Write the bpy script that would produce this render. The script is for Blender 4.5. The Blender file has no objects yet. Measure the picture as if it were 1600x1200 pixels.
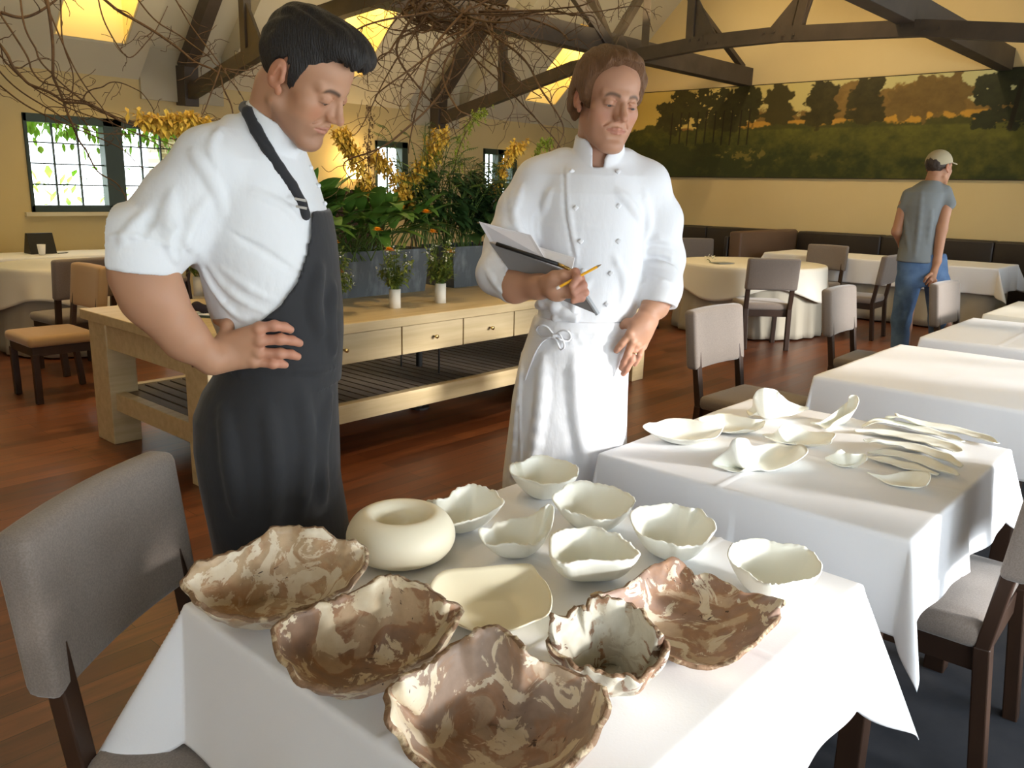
import bpy, bmesh, math, random
import numpy as np
from mathutils import Vector, Matrix
from math import sin, cos, pi, radians, sqrt
C = bpy.context.scene.collection
rnd = random.Random(7)

# ---------------------------------------------------------------- camera
F = 1300.0; H = 1.48
PIT, ROL, YAW = radians(13.2), radians(1.35), radians(48.3)
def _cam():
    cp, sp, cr, sr, cy, sy = cos(PIT), sin(PIT), cos(ROL), sin(ROL), cos(YAW), sin(YAW)
    Fw = np.array([0, cp, -sp]); U = np.array([0, sp, cp]); R = np.array([1., 0, 0])
    R2 = R * cr + U * sr; U2 = -R * sr + U * cr
    return np.stack([R2, -U2, Fw]), np.array([[cy, -sy, 0], [sy, cy, 0], [0, 0, 1]])
M0, YM = _cam()            # camera rows in the heading frame; room -> heading frame
MW = M0 @ YM               # room -> camera
O = np.array([0, 0, H])
cam_data = bpy.data.cameras.new('camera'); cam = bpy.data.objects.new('camera', cam_data)
C.objects.link(cam)
mw = Matrix.Identity(4)
for i in range(3):
    mw[i][0] = MW[0][i]; mw[i][1] = -MW[1][i]; mw[i][2] = -MW[2][i]
mw[2][3] = H
cam.matrix_world = mw
cam_data.sensor_width = 36; cam_data.lens = 36 * F / 1600; cam_data.clip_start = 0.05; cam_data.clip_end = 200
bpy.context.scene.camera = cam

# ---------------------------------------------------------------- light
sc = bpy.context.scene
sc.view_settings.view_transform = 'Standard'; sc.view_settings.look = 'None'
sc.view_settings.exposure = 0.6; sc.view_settings.gamma = 1.0
sc.view_settings.use_curve_mapping = False
try:
    sc.cycles.use_denoising = True; sc.cycles.max_bounces = 7; sc.cycles.diffuse_bounces = 4
    sc.cycles.glossy_bounces = 3; sc.cycles.transparent_max_bounces = 8
    sc.cycles.sample_clamp_indirect = 6.0; sc.cycles.caustics_reflective = False; sc.cycles.caustics_refractive = False
except Exception: pass
W = bpy.data.worlds.new('World'); sc.world = W; W.use_nodes = True
bg = W.node_tree.nodes['Background']; bg.inputs[0].default_value = (0.86, 0.95, 1.0, 1); bg.inputs[1].default_value = 4.2

def area(name, loc, tgt, sx, sy, power, col, spread=180):
    l = bpy.data.lights.new(name, 'AREA'); l.shape = 'RECTANGLE'; l.size = sx; l.size_y = sy
    l.energy = power; l.color = col; l.spread = radians(spread)
    o = bpy.data.objects.new(name, l); C.objects.link(o); o.location = loc
    o.rotation_euler = (Vector(tgt) - Vector(loc)).to_track_quat('-Z', 'Y').to_euler()
    return o
DAY = (0.82, 0.91, 1.0)
# area-lamp daylight at unseen side-wall windows; the first is added behind camera for fill
# (x0, x1, z0, z1, power) of each opening in the near side wall
WIN = [(-2.4, -.6, .9, 2.3, 22), (.2, 2.1, .62, 1.36, 20), (2.4, 3.5, .45, 1.78, 20), (4.2, 5.4, .9, 2.3, 22), (6.3, 7.5, .9, 2.3, 34), (8.6, 9.8, .9, 2.3, 44)]  # second and third openings shaped so the sun lands on near cloth and apron
for x0, x1, z0, z1, wp in WIN:
    area('window_daylight_fill', ((x0 + x1) / 2, -1.14, (z0 + z1) / 2), ((x0 + x1) / 2, 2.0, (z0 + z1) / 2 - .35), x1 - x0 - .1, z1 - z0 - .1, wp, DAY)
sun = bpy.data.lights.new('sun', 'SUN'); sun.energy = 4.6; sun.angle = radians(7.0); sun.color = (1.0, 0.97, 0.93)
so = bpy.data.objects.new('sun', sun); C.objects.link(so); so.location = (0, -6, 6)
so.rotation_euler = Vector((-0.25, 1.0, -0.25)).to_track_quat('-Z', 'Y').to_euler()

# ---------------------------------------------------------------- helpers
def ray(px, py): return MW.T @ np.array([(px - 800) / F, (py - 600) / F, 1.])
def Pz(px, py, z): d = ray(px, py); return O + d * (z - H) / d[2]
def PX(px, py, X): d = ray(px, py); return O + d * X / d[0]
def PY(px, py, Y): d = ray(px, py); return O + d * Y / d[1]
def Pd(px, py, d): return O + ray(px, py) * d
def Cd(px, py, d):        # the same point in the heading frame (x right, y ahead, z up)
    return np.array([0, 0, H]) + M0.T @ np.array([(px - 800) / F, (py - 600) / F, 1.]) * d

def nd(nt, typ, **kw):
    n = nt.nodes.new(typ)
    for k, v in kw.items():
        if k in n.inputs.keys(): n.inputs[k].default_value = v
        else: setattr(n, k, v)
    return n
def mat(name, col=(.5, .5, .5), rough=.6, spec=.4, metal=0, sheen=0, emit=None, est=0, noise=None, bump=None, attr=False, sss=0, trans=0):
    m = bpy.data.materials.new(name); m.use_nodes = True; nt = m.node_tree
    b = nt.nodes['Principled BSDF']
    b.inputs['Base Color'].default_value = (*col, 1); b.inputs['Roughness'].default_value = rough
    b.inputs['Specular IOR Level'].default_value = spec; b.inputs['Metallic'].default_value = metal
    if sheen: b.inputs['Sheen Weight'].default_value = sheen
    if sss:
        b.inputs['Subsurface Weight'].default_value = sss
        b.inputs['Subsurface Radius'].default_value = (0.012, 0.004, 0.002); b.inputs['Subsurface Scale'].default_value = 1.0
    if trans: b.inputs['Transmission Weight'].default_value = trans
    if emit: b.inputs['Emission Color'].default_value = (*emit, 1); b.inputs['Emission Strength'].default_value = est
    tc = nt.nodes.new('ShaderNodeTexCoord')
    if attr:
        a = nt.nodes.new('ShaderNodeVertexColor'); a.layer_name = 'Col'; nt.links.new(a.outputs[0], b.inputs['Base Color'])
    if noise:     # (scale, col2, contrast_lo, contrast_hi, stretch)
        sc_, c2, lo, hi, st = noise
        mp = nd(nt, 'ShaderNodeMapping'); mp.inputs['Scale'].default_value = st
        nz = nd(nt, 'ShaderNodeTexNoise', Scale=sc_, Detail=6.0, Roughness=.6)
        rp = nd(nt, 'ShaderNodeMapRange'); rp.inputs[1].default_value = lo; rp.inputs[2].default_value = hi
        mx = nd(nt, 'ShaderNodeMixRGB'); mx.inputs[1].default_value = (*col, 1); mx.inputs[2].default_value = (*c2, 1)
        nt.links.new(tc.outputs['Object'], mp.inputs[0]); nt.links.new(mp.outputs[0], nz.inputs[0])
        nt.links.new(nz.outputs[0], rp.inputs[0]); nt.links.new(rp.outputs[0], mx.inputs[0]); nt.links.new(mx.outputs[0], b.inputs['Base Color'])
    if bump:      # (scale, strength, distance, stretch)
        sc_, s, dist, st = bump
        mp = nd(nt, 'ShaderNodeMapping'); mp.inputs['Scale'].default_value = st
        nz = nd(nt, 'ShaderNodeTexNoise', Scale=sc_, Detail=4.0)
        bp = nd(nt, 'ShaderNodeBump', Strength=s, Distance=dist)
        nt.links.new(tc.outputs['Object'], mp.inputs[0]); nt.links.new(mp.outputs[0], nz.inputs[0])
        nt.links.new(nz.outputs[0], bp.inputs['Height']); nt.links.new(bp.outputs[0], b.inputs['Normal'])
    return m
I3 = (1, 1, 1)
def tag(o, label=None, cat=None, group=None, kind=None):
    if label: o['label'] = label
    if cat: o['category'] = cat
    if group: o['group'] = group
    if kind: o['kind'] = kind
    return o
def empty(name, loc=(0, 0, 0), rz=0, label=None, cat=None, group=None):
    o = bpy.data.objects.new(name, None); C.objects.link(o); o.location = loc; o.rotation_euler = (0, 0, rz)
    o.empty_display_size = .1
    return tag(o, label, cat, group)
def mesh_obj(name, V, Fc, m, parent=None, smooth=True, cols=None):
    me = bpy.data.meshes.new(name); me.from_pydata([tuple(v) for v in V], [], [tuple(f) for f in Fc]); me.update()
    if smooth: me.polygons.foreach_set('use_smooth', [True] * len(me.polygons))
    if cols is not None:
        ca = me.color_attributes.new('Col', 'FLOAT_COLOR', 'POINT')
        cc = np.ones((len(V), 4)); cc[:, :3] = cols; ca.data.foreach_set('color', cc.ravel())
    o = bpy.data.objects.new(name, me); C.objects.link(o)
    if isinstance(m, (list, tuple)):
        for k in m: me.materials.append(k)
    elif m: me.materials.append(m)
    if parent: o.parent = parent
    return o
class MB:
    def __init__(s): s.V = []; s.F = []
    def add(s, V, Fc):
        n = len(s.V); s.V += [tuple(v) for v in V]; s.F += [tuple(i + n for i in f) for f in Fc]; return s
    def box(s, x0, x1, y0, y1, z0, z1):
        return s.add([(x, y, z) for z in (z0, z1) for y in (y0, y1) for x in (x0, x1)],
                     [(0, 2, 3, 1), (4, 5, 7, 6), (0, 1, 5, 4), (2, 6, 7, 3), (0, 4, 6, 2), (1, 3, 7, 5)])
    def beam(s, p, q, w, h, up=(0, 0, 1)):      # rectangular bar from p to q
        p = np.array(p, float); q = np.array(q, float); t = q - p; t /= np.linalg.norm(t)
        u = np.array(up, float); sd = np.cross(t, u); sd /= np.linalg.norm(sd); u = np.cross(sd, t)
        V = [c + sd * a * w / 2 + u * b * h / 2 for c in (p, q) for b in (-1, 1) for a in (-1, 1)]
        return s.add(V, [(0, 2, 3, 1), (4, 5, 7, 6), (0, 1, 5, 4), (2, 6, 7, 3), (0, 4, 6, 2), (1, 3, 7, 5)])
    def tube(s, P, R, n=8, cap=True):
        P = np.array(P, float); m = len(P)
        R = np.full(m, R) if np.isscalar(R) else np.array(R)
        T = np.gradient(P, axis=0); T /= np.linalg.norm(T, axis=1)[:, None] + 1e-9
        u = np.cross(T[0], (0, 0, 1.)); u = np.cross(T[0], (0, 1., 0)) if np.linalg.norm(u) < .1 else u
        u /= np.linalg.norm(u); V = []
        for i in range(m):
            u = u - T[i] * (u @ T[i]); u /= np.linalg.norm(u) + 1e-9; w = np.cross(T[i], u)
            for k in range(n):
                a = 2 * pi * k / n; V.append(P[i] + R[i] * (u * cos(a) + w * sin(a)))
        Fc = [(i * n + k, i * n + (k + 1) % n, (i + 1) * n + (k + 1) % n, (i + 1) * n + k) for i in range(m - 1) for k in range(n)]
        if cap: Fc += [tuple(range(n))[::-1], tuple((m - 1) * n + k for k in range(n))]
        return s.add(V, Fc)
    def lathe(s, prof, c=(0, 0, 0), n=24):
        V = [(c[0] + r * cos(2 * pi * k / n), c[1] + r * sin(2 * pi * k / n), c[2] + z) for r, z in prof for k in range(n)]
        m = len(prof)
        return s.add(V, [(i * n + k, i * n + (k + 1) % n, (i + 1) * n + (k + 1) % n, (i + 1) * n + k) for i in range(m - 1) for k in range(n)])
    def prism(s, poly, y0, y1, f):              # polygon extruded; f(a,b,c)->xyz
        n = len(poly)
        V = [f(a, b, y0) for a, b in poly] + [f(a, b, y1) for a, b in poly]
        return s.add(V, [tuple(range(n)), tuple(range(2 * n - 1, n - 1, -1))] + [(k, k + n, (k + 1) % n + n, (k + 1) % n) for k in range(n)])
    def leaf(s, p, d, L, w, bend=.3, n=5, up=(0, 0, 1), fold=.15, tip=1.0):
        p = np.array(p, float); d = np.array(d, float); d /= np.linalg.norm(d)
        sd = np.cross(d, up); sd = sd / (np.linalg.norm(sd) + 1e-9) if np.linalg.norm(sd) > .05 else np.array([1., 0, 0])
        nn = np.cross(sd, d); V = []; 
        for i in range(n + 1):
            t = i / n; c = p + d * L * t * (1 - .25 * bend * t) - np.array([0, 0, 1]) * bend * L * t * t
            ww = w * sin(pi * min(1, (t * .93 + .07)) ** tip) ** .8 / 2
            V += [c - sd * ww + nn * ww * fold, c - nn * ww * fold * .3, c + sd * ww + nn * ww * fold]
        Fc = []
        for i in range(n):
            a = i * 3; Fc += [(a, a + 1, a + 4, a + 3), (a + 1, a + 2, a + 5, a + 4)]
        return s.add(V, Fc)
    def obj(s, name, m, parent=None, smooth=False, bevel=0, cols=None):
        o = mesh_obj(name, s.V, s.F, m, parent, smooth, cols)
        if bevel:
            b = o.modifiers.new('b', 'BEVEL'); b.width = bevel; b.segments = 2; b.limit_method = 'ANGLE'
        return o
def rbox(x0, x1, y0, y1, z0, z1, r, seg=3, shape=None):
    bm = bmesh.new(); bmesh.ops.create_cube(bm, size=1)
    for v in bm.verts: v.co = Vector((x0 + (v.co.x + .5) * (x1 - x0), y0 + (v.co.y + .5) * (y1 - y0), z0 + (v.co.z + .5) * (z1 - z0)))
    bmesh.ops.bevel(bm, geom=bm.edges[:], offset=r, segments=seg, affect='EDGES', profile=.5)
    if shape:
        bmesh.ops.subdivide_edges(bm, edges=[e for e in bm.edges if e.calc_length() > .1], cuts=6, use_grid_fill=True)
        for v in bm.verts: v.co = Vector(shape(*v.co))
    bm.verts.ensure_lookup_table(); bm.verts.index_update()
    mb = MB(); mb.V = [tuple(v.co) for v in bm.verts]; mb.F = [tuple(v.index for v in f.verts) for f in bm.faces]; bm.free()
    return mb
def struct(name, mb, m, **k):
    o = mb.obj(name, m, **k); o['kind'] = 'structure'; return o
def copy_tree(o, parent=None):
    c = o.copy(); C.objects.link(c); c.parent = parent
    for ch in list(o.children): copy_tree(ch, c)
    return c
def crom(P, n=8):
    P = np.array(P, float); out = []
    Q = np.vstack([2 * P[0] - P[1], P, 2 * P[-1] - P[-2]])
    for i in range(1, len(Q) - 2):
        for k in range(n):
            t = k / n; a, b, c, d = Q[i - 1:i + 3]
            out.append(.5 * (2 * b + (c - a) * t + (2 * a - 5 * b + 4 * c - d) * t * t + (3 * b - a - 3 * c + d) * t ** 3))
    out.append(P[-1]); return np.array(out)

# ---------------------------------------------------------------- materials
def plank_floor():
    m = bpy.data.materials.new('floor_wood'); m.use_nodes = True; nt = m.node_tree; b = nt.nodes['Principled BSDF']
    tc = nt.nodes.new('ShaderNodeTexCoord')
    br = nd(nt, 'ShaderNodeTexBrick', Scale=1.0); br.inputs['Color1'].default_value = (.10, .030, .012, 1); br.inputs['Color2'].default_value = (.21, .070, .027, 1)
    br.inputs['Mortar'].default_value = (.03, .01, .005, 1); br.inputs['Mortar Size'].default_value = .0015
    br.inputs['Brick Width'].default_value = 1.7; br.inputs['Row Height'].default_value = .11; br.offset = .37
    mp = nd(nt, 'ShaderNodeMapping'); mp.inputs['Scale'].default_value = (1.2, 14, 1)
    nz = nd(nt, 'ShaderNodeTexNoise', Scale=1.6, Detail=8.0, Roughness=.65)
    mx = nd(nt, 'ShaderNodeMixRGB', blend_type='MULTIPLY'); mx.inputs[0].default_value = .75
    rp = nt.nodes.new('ShaderNodeValToRGB'); rp.color_ramp.elements[0].color = (.35, .3, .28, 1); rp.color_ramp.elements[0].position = .3
    rp.color_ramp.elements[1].color = (1.35, 1.3, 1.2, 1); rp.color_ramp.elements[1].position = .7
    L = nt.links.new
    L(tc.outputs['Object'], br.inputs[0]); L(tc.outputs['Object'], mp.inputs[0]); L(mp.outputs[0], nz.inputs[0]); L(nz.outputs[0], rp.inputs[0])
    L(br.outputs[0], mx.inputs[1]); L(rp.outputs[0], mx.inputs[2]); L(mx.outputs[0], b.inputs['Base Color'])
    mr = nd(nt, 'ShaderNodeMapRange'); mr.inputs[3].default_value = .24; mr.inputs[4].default_value = .46
    L(nz.outputs[0], mr.inputs[0]); L(mr.outputs[0], b.inputs['Roughness']); b.inputs['Specular IOR Level'].default_value = .5
    return m
M = {}
M['floor'] = plank_floor()
M['wall'] = mat('wall_paint', (.66, .53, .27), .75, .2, noise=(.7, (.62, .49, .24), .35, .65, I3))
M['ceil'] = mat('ceiling_paint', (.68, .62, .45), .8, .15)
M['gable'] = mat('gable_paint', (.70, .56, .30), .75, .2, noise=(.5, (.65, .51, .26), .3, .7, I3))
M['steel'] = mat('dark_truss', (.055, .042, .032), .55, .4, noise=(3, (.09, .068, .05), .3, .7, I3))
M['frame'] = mat('window_frame', (.035, .055, .042), .45, .4)
M['linen'] = mat('white_linen', (.83, .83, .85), .8, .15, bump=(220, .12, .002, I3))
M['linen2'] = mat('ivory_linen', (.80, .76, .66), .8, .15)
M['skirt'] = mat('taupe_skirt', (.42, .38, .30), .8, .15)
M['uph'] = mat('taupe_fabric', (.235, .195, .165), .85, .15, sheen=.3, noise=(260, (.19, .155, .13), .4, .6, I3), bump=(300, .25, .002, I3))
M['dkwood'] = mat('dark_wood', (.026, .013, .008), .45, .35, noise=(6, (.045, .022, .012), .35, .65, (1, 1, .15)))
M['oak'] = mat('pale_oak', (.60, .47, .27), .5, .35, noise=(2.2, (.47, .35, .18), .35, .72, (.6, 9, 9)))
M['slat'] = mat('grey_slats', (.19, .145, .10), .6, .3, noise=(4, (.13, .095, .065), .3, .7, (5, 1, 1)))
M['blackm'] = mat('black_iron', (.015, .014, .014), .45, .4)
M['brass'] = mat('brass', (.62, .45, .18), .25, .5, metal=1)
M['leather'] = mat('dark_leather', (.022, .016, .013), .45, .4, noise=(3, (.035, .026, .02), .3, .7, I3))
M['brownl'] = mat('brown_leather', (.14, .085, .055), .5, .3)
M['zinc'] = mat('galvanised_zinc', (.085, .095, .10), .55, .4, metal=.2, noise=(11, (.26, .28, .29), .50, .85, (1, 1, .35)))
# ---------------------------------------------------------------- the room
XG, YW, YR, XB = 12.4, 9.6, -1.1, -3.0      # gable wall, window wall, near side wall, back wall
YRID, ZE, SL = 4.65, 2.56, .96              # ridge, eave height, roof slope
ZR = ZE + (YW - YRID) * SL
struct('floor', MB().box(XB, XG + .2, YR - .2, YW + .2, -.1, 0), M['floor'])
# walls with openings
def wall_y(name, y0, y1, x0, x1, z0, z1, holes, m):
    mb = MB(); xs = sorted({x0, x1, *[h[0] for h in holes], *[h[1] for h in holes]})
    for a, b in zip(xs[:-1], xs[1:]):
        hs = sorted([(h[2], h[3]) for h in holes if h[0] <= a and h[1] >= b]); z = z0
        for ha, hb in hs: mb.box(a, b, y0, y1, z, ha); z = hb
        mb.box(a, b, y0, y1, z, z1)
    return struct(name, mb, m)
WL = [(3.22, 5.0, 1.13, 2.12), (7.75, 8.35, 1.13, 2.1), (9.95, 10.75, 1.13, 2.1)]
wall_y('wall_left', YW, YW + .25, XB, XG + .2, 0, ZE + .6, WL, M['wall'])
WR = [w[:4] for w in WIN]
wall_y('wall_right', YR - .2, YR, XB, XG + .2, 0, ZR - (YRID - YR) * SL + .5 if ZR - (YRID - YR) * SL > 2.4 else 2.6, WR, M['wall'])
g = MB().prism([(YR - .2, 0), (YW, 0), (YW, ZE + .05), (YRID, ZR + .05), (YR - .2, ZR + .05 - (YRID - YR + .2) * SL)], XG, XG + .2, lambda a, b, c: (c, a, b))
struct('wall_gable', g, M['gable'])
g = MB().prism([(YR - .2, 0), (YW, 0), (YW, ZE + .05), (YRID, ZR + .05), (YR - .2, ZR + .05 - (YRID - YR + .2) * SL)], XB - .2, XB, lambda a, b, c: (c, a, b))
struct('wall_back', g, M['wall'])
# upper ceiling
up = .34
mb = MB(); WELLS = ((3.48, 4.2), (6.6, 7.3), (10.55, 11.35))
def slab(a, b, ya, yb):
    f = lambda y: ZR + up - (y - YRID) * SL
    mb.prism([(ya, f(ya)), (yb, f(yb)), (yb, f(yb) + .12), (ya, f(ya) + .12)], a, b, lambda p, q, c: (c, p, q))
xs_ = [XB] + [v for w in WELLS for v in w] + [XG + .2]
for a, b in zip(xs_[:-1], xs_[1:]):
    if (a, b) in WELLS: slab(a, b, YW + .25, 9.34); slab(a, b, 8.16, YRID)
    else: slab(a, b, YW + .25, YRID)
mb.prism([(YRID, ZR + up), (YR - .25, ZR + up - (YRID - YR + .25) * SL), (YR - .25, ZR + up + .12 - (YRID - YR + .25) * SL), (YRID, ZR + up + .12)], XB, XG + .2, lambda a, b, c: (c, a, b))
struct('ceiling', mb, M['ceil'])
# dropped ceiling panels between the trusses, with skylight wells
M['well'] = mat('skylight_well_paint', (.85, .70, .36), .7, .2)
def panel(n, x0, x1, wells):
    mb = MB(); xs = sorted({x0, x1, *[w[0] for w in wells], *[w[1] for w in wells]})
    def seg(a, b, ya, yb):
        za, zb = ZE + (YW - ya) * SL, ZE + (YW - yb) * SL
        mb.prism([(ya, za), (yb, zb), (yb, zb + up * 1.25), (ya, za + up * 1.25)], a, b, lambda p, q, c: (c, p, q))
    for a, b in zip(xs[:-1], xs[1:]):
        w = [w for w in wells if w[0] <= a and w[1] >= b]
        if w: seg(a, b, YW, w[0][2]); seg(a, b, w[0][3], YRID)
        else: seg(a, b, YW, YRID)
    o = struct('trim_%d' % n, mb, M['ceil'])
panel(1, XB, .2, [])
panel(2, .9, 4.45, [(3.48, 4.2, 9.3, 8.2)])
panel(3, 5.45, 8.3, [(6.6, 7.3, 9.3, 8.2)])
panel(4, 9.4, XG, [(10.55, 11.35, 9.3, 8.2)])
# well linings, skylight panes and the warm lamp that lights each well
for k, (a, b) in enumerate(((3.48, 4.2), (6.6, 7.3), (10.55, 11.35))):
    mb = MB()
    z = lambda y, d=0: ZE + (YW - y) * SL + d
    for xx, s in ((a, 1), (b, -1)):
        mb.prism([(9.29, z(9.29, .005)), (8.21, z(8.21, .005)), (8.21, z(8.2, 1.0)), (9.29, z(9.3, 1.0))], xx + s * .003, xx + s * .02, lambda p, q, c: (c, p, q))
    mb.box(a, b, 9.28, 9.295, z(9.3) + .02, z(9.3, 1.0)); mb.box(a, b, 8.205, 8.22, z(8.2) + .02, z(8.2, 1.0))
    struct('trim_%d' % (5 + k), mb, M['well'])
    gl = MB(); gl.prism([(9.36, z(9.36, 1.01)), (8.14, z(8.14, 1.01)), (8.14, z(8.14, 1.05)), (9.36, z(9.36, 1.05))], a - .04, b + .04, lambda p, q, c: (c, p, q))
    struct('window_%d' % (10 + k), gl, mat('skylight_glass_%d' % k, (.05, .05, .05), .3, .4))
    area('well_lamp', ((a + b) / 2, 8.75, z(8.75, .62)), ((a + b) / 2, 9.3, z(9.3, .1)), .5, .12, 14, (1, .72, .25))
# plaster pads under the trusses
M['pad'] = mat('plaster_pad', (.50, .45, .33), .8, .15)
for x0, x1 in ((4.45, 5.44), (8.38, 9.37)):
    struct('trim_%d' % (20 + int(x0)), MB().box(x0, x1, YW - .04, YW, 2.36, ZE + .35), M['pad'])

# windows: frame, mullion, muntins
def window(n, x0, x1, z0, z1, lights, y=YW, s=1, mull=.2, fr=.07):
    w = empty('window_%d' % n, ((x0 + x1) / 2, y, z0)); w['kind'] = 'structure'
    cx = (x0 + x1) / 2; X = lambda v: v - cx; Zf = lambda v: v - z0
    mb = MB(); d0, d1 = -.02 * s, .12 * s; d0, d1 = min(d0, d1), max(d0, d1)
    mb.box(X(x0), X(x1), d0, d1, 0, fr); mb.box(X(x0), X(x1), d0, d1, Zf(z1) - fr * 1.2, Zf(z1))
    mb.box(X(x0), X(x0) + fr * .5, d0, d1, 0, Zf(z1)); mb.box(X(x1) - fr * 1.6, X(x1), d0, d1, 0, Zf(z1))
    if lights == 2: mb.box(-mull / 2, mull / 2, d0, d1, 0, Zf(z1))
    mb.obj('window_frame', M['frame'], w, bevel=.004)
    mt = MB(); spans = [(X(x0) + fr * .5, -mull / 2), (mull / 2, X(x1) - fr * 1.6)] if lights == 2 else [(X(x0) + fr * .5, X(x1) - fr * 1.6)]
    yy = .05 * s
    for a, b in spans:
        nv = max(2, int(round((b - a) / .22)))
        for k in range(1, nv): xx = a + (b - a) * k / nv; mt.box(xx - .009, xx + .009, yy - .012, yy + .012, fr, Zf(z1) - fr)
        for k in range(1, 4): zz = fr + (Zf(z1) - 2 * fr) * k / 4; mt.box(a, b, yy - .010, yy + .010, zz - .007, zz + .007)
    mt.obj('muntin', M['frame'], w)
    return w
window(1, *WL[0], 2); window(2, *WL[1], 1); window(3, *WL[2], 2, mull=.12)
struct('trim_30', MB().box(3.15, 5.02, YW - .06, YW + .02, 1.09, 1.13), M['ceil'])
for k, h in enumerate(WR): window(4 + k, *h, 2, y=YR, s=-1, mull=.06, fr=.04)  # unseen frames; the first belongs to the window added for fill
struct('baseboard_left', MB().box(XB, XG, YW - .02, YW, 0, .14), M['ceil'])
struct('baseboard_gable', MB().box(XG - .02, XG, YR, YW - .02, 0, .14), M['ceil'])

# outdoors seen through the windows
M['grass'] = mat('lawn', (.16, .30, .05), .9, .1)
tag(MB().box(-12, 25, YW + .25, 34, -.3, -.2).obj('lawn', M['grass']), 'sunlit green lawn outside the windows', 'lawn', kind='stuff')
M['leafout'] = mat('vine_leaf', (.16, .34, .03), .6, .3, noise=(8, (.30, .48, .06), .3, .7, I3))
mb = MB()
for k in range(420):
    x = rnd.uniform(3.0, 5.2); z = rnd.uniform(1.98, 2.3) if rnd.random() < .9 else rnd.uniform(1.8, 2.1)
    mb.leaf((x, YW + .45 + rnd.uniform(-.1, .2), z), (rnd.uniform(-.5, .5), rnd.uniform(-.4, .4), -1), rnd.uniform(.07, .13), rnd.uniform(.04, .08), .2, 3)
tag(mb.obj('climbing_vine', M['leafout']), 'bright green vine leaves hanging over the top of the left window outside', 'vine')
M['brick'] = mat('pale_brick', (.42, .36, .32), .8, .2)
def brickmat():
    m = bpy.data.materials.new('brickwork'); m.use_nodes = True; nt = m.node_tree; b = nt.nodes['Principled BSDF']; b.inputs['Roughness'].default_value = .85
    tc = nt.nodes.new('ShaderNodeTexCoord'); mp = nd(nt, 'ShaderNodeMapping'); mp.inputs['Rotation'].default_value = (radians(90), 0, 0)
    br = nd(nt, 'ShaderNodeTexBrick', Scale=4.0); br.inputs['Color1'].default_value = (.32, .24, .2, 1); br.inputs['Color2'].default_value = (.42, .34, .3, 1); br.inputs['Mortar'].default_value = (.7, .68, .64, 1)
    nt.links.new(tc.outputs['Object'], mp.inputs[0]); nt.links.new(mp.outputs[0], br.inputs[0]); nt.links.new(br.outputs[0], b.inputs['Base Color']); return m
tag(MB().box(5.0, 5.6, YW + .75, YW + 1.1, -.3, 3.2).obj('brick_pier', brickmat()), 'brick pier standing just outside the left window', 'pier')
mb = MB()
for k in range(900):
    x = rnd.uniform(0, 16); z = rnd.uniform(-.1, 1.7) ; y = 15.5 + rnd.uniform(-.8, .8)
    mb.leaf((x, y, z), (rnd.uniform(-1, 1), -.3, rnd.uniform(-1, .5)), rnd.uniform(.14, .26), rnd.uniform(.08, .15), .2, 2)
tag(mb.obj('hedge_foliage', M['leafout']), 'loose green hedge foliage across the lawn outside', 'hedge', kind='stuff')

# ---------------------------------------------------------------- roof trusses
def truss(X, n):
    t = empty('roof_truss', (X, YRID, 0))
    chord = [(9.5, 2.44), (6.95, 3.0), (5.9, 3.07), (5.1, 3.13), (4.2, 3.13), (2.8, 3.05), (1.9, 2.92), (-.2, 2.42)]
    mb = MB()
    for (a, b), (c, d) in zip(chord[:-1], chord[1:]):
        mb.beam((0, a - YRID, b), (0, c - YRID, d), .10, .15)
    for s in (1, -1):
        y0, z0, y1, z1 = 4.85, 2.40, .1, 7.15
        m2 = MB(); m2.beam((0, s * 4.86, 2.32), (0, s * 4.83, 2.75), .17, .24, (0, 1, 0)); m2.beam((0, s * 4.84, 2.72), (0, s * 3.5, 4.10), .15, .17); m2.beam((0, s * 3.52, 4.08), (0, s * .05, 7.35), .15, .17)
        m2.obj('rafter', M['steel'], t, bevel=.006)
    # vertical hangers with triangular gussets
    hang = [(8.19, 2.73, 3.9), (6.2, 3.1, 4.6), (4.05, 3.16, 5.8), (5.15, 3.2, 5.8)]
    for k, (y, z0, z1) in enumerate([(8.19, 2.78, 3.75), (5.28, 3.15, 5.6), (4.02, 3.15, 5.6), (1.11, 2.78, 3.75)]):
        lean = (0 if k in (0, 3) else (-.45 if k == 2 else .02))
        m3 = MB(); m3.beam((0, y - YRID, z0), (0, y + lean - YRID, z1), .09, .10, (0, 1, 0))
        sg = 1 if y < YRID else -1
        sg = -1 if k in (0, 1) else 1
        m3.prism([(y - YRID + sg * .32, z0 + .04), (y - YRID - sg * .06, z0 + .04), (y - YRID + lean * .3 - sg * .05, z0 + .48), (y - YRID + lean * .3 + sg * .05, z0 + .48)], -.02, .02, lambda a, b, c: (c, a, b))
        m3.obj('hanger', M['steel'], t, bevel=.005)
    # rivets
    m4 = mb
    for (a, b) in ((5.1, 3.13), (4.2, 3.13), (2.8, 3.05), (6.95, 3.0)):
        for dy in (-.16, -.05, .06, .17):
            m4.box(-.058, -.05, a + dy - YRID - .012, a + dy - YRID + .012, b - .012 + (.03 if dy > 0 else -.02), b + .012 + (.03 if dy > 0 else -.02))
    m4.obj('bottom_chord', M['steel'], t)
    return t
tag(truss(8.85, 0), 'dark riveted roof truss nearer the gable wall, arched chord passing above the painting', 'roof truss')
tag(truss(4.95, 1), 'dark riveted roof truss nearest the camera, foot right of the double window', 'roof truss')
def channel(name, p, q, label, drop=.26):
    p = np.array(p, float); q = np.array(q, float)
    mb = MB(); t = q - p
    mb.beam(p, q, .04, drop); mb.beam(p + (0, .07, drop / 2 - .015), q + (0, .07, drop / 2 - .015), .17, .03); mb.beam(p + (0, .07, -drop / 2 + .015), q + (0, .07, -drop / 2 + .015), .17, .03)
    return tag(mb.obj(name, M['steel'], bevel=.004), label, 'beam')
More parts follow.
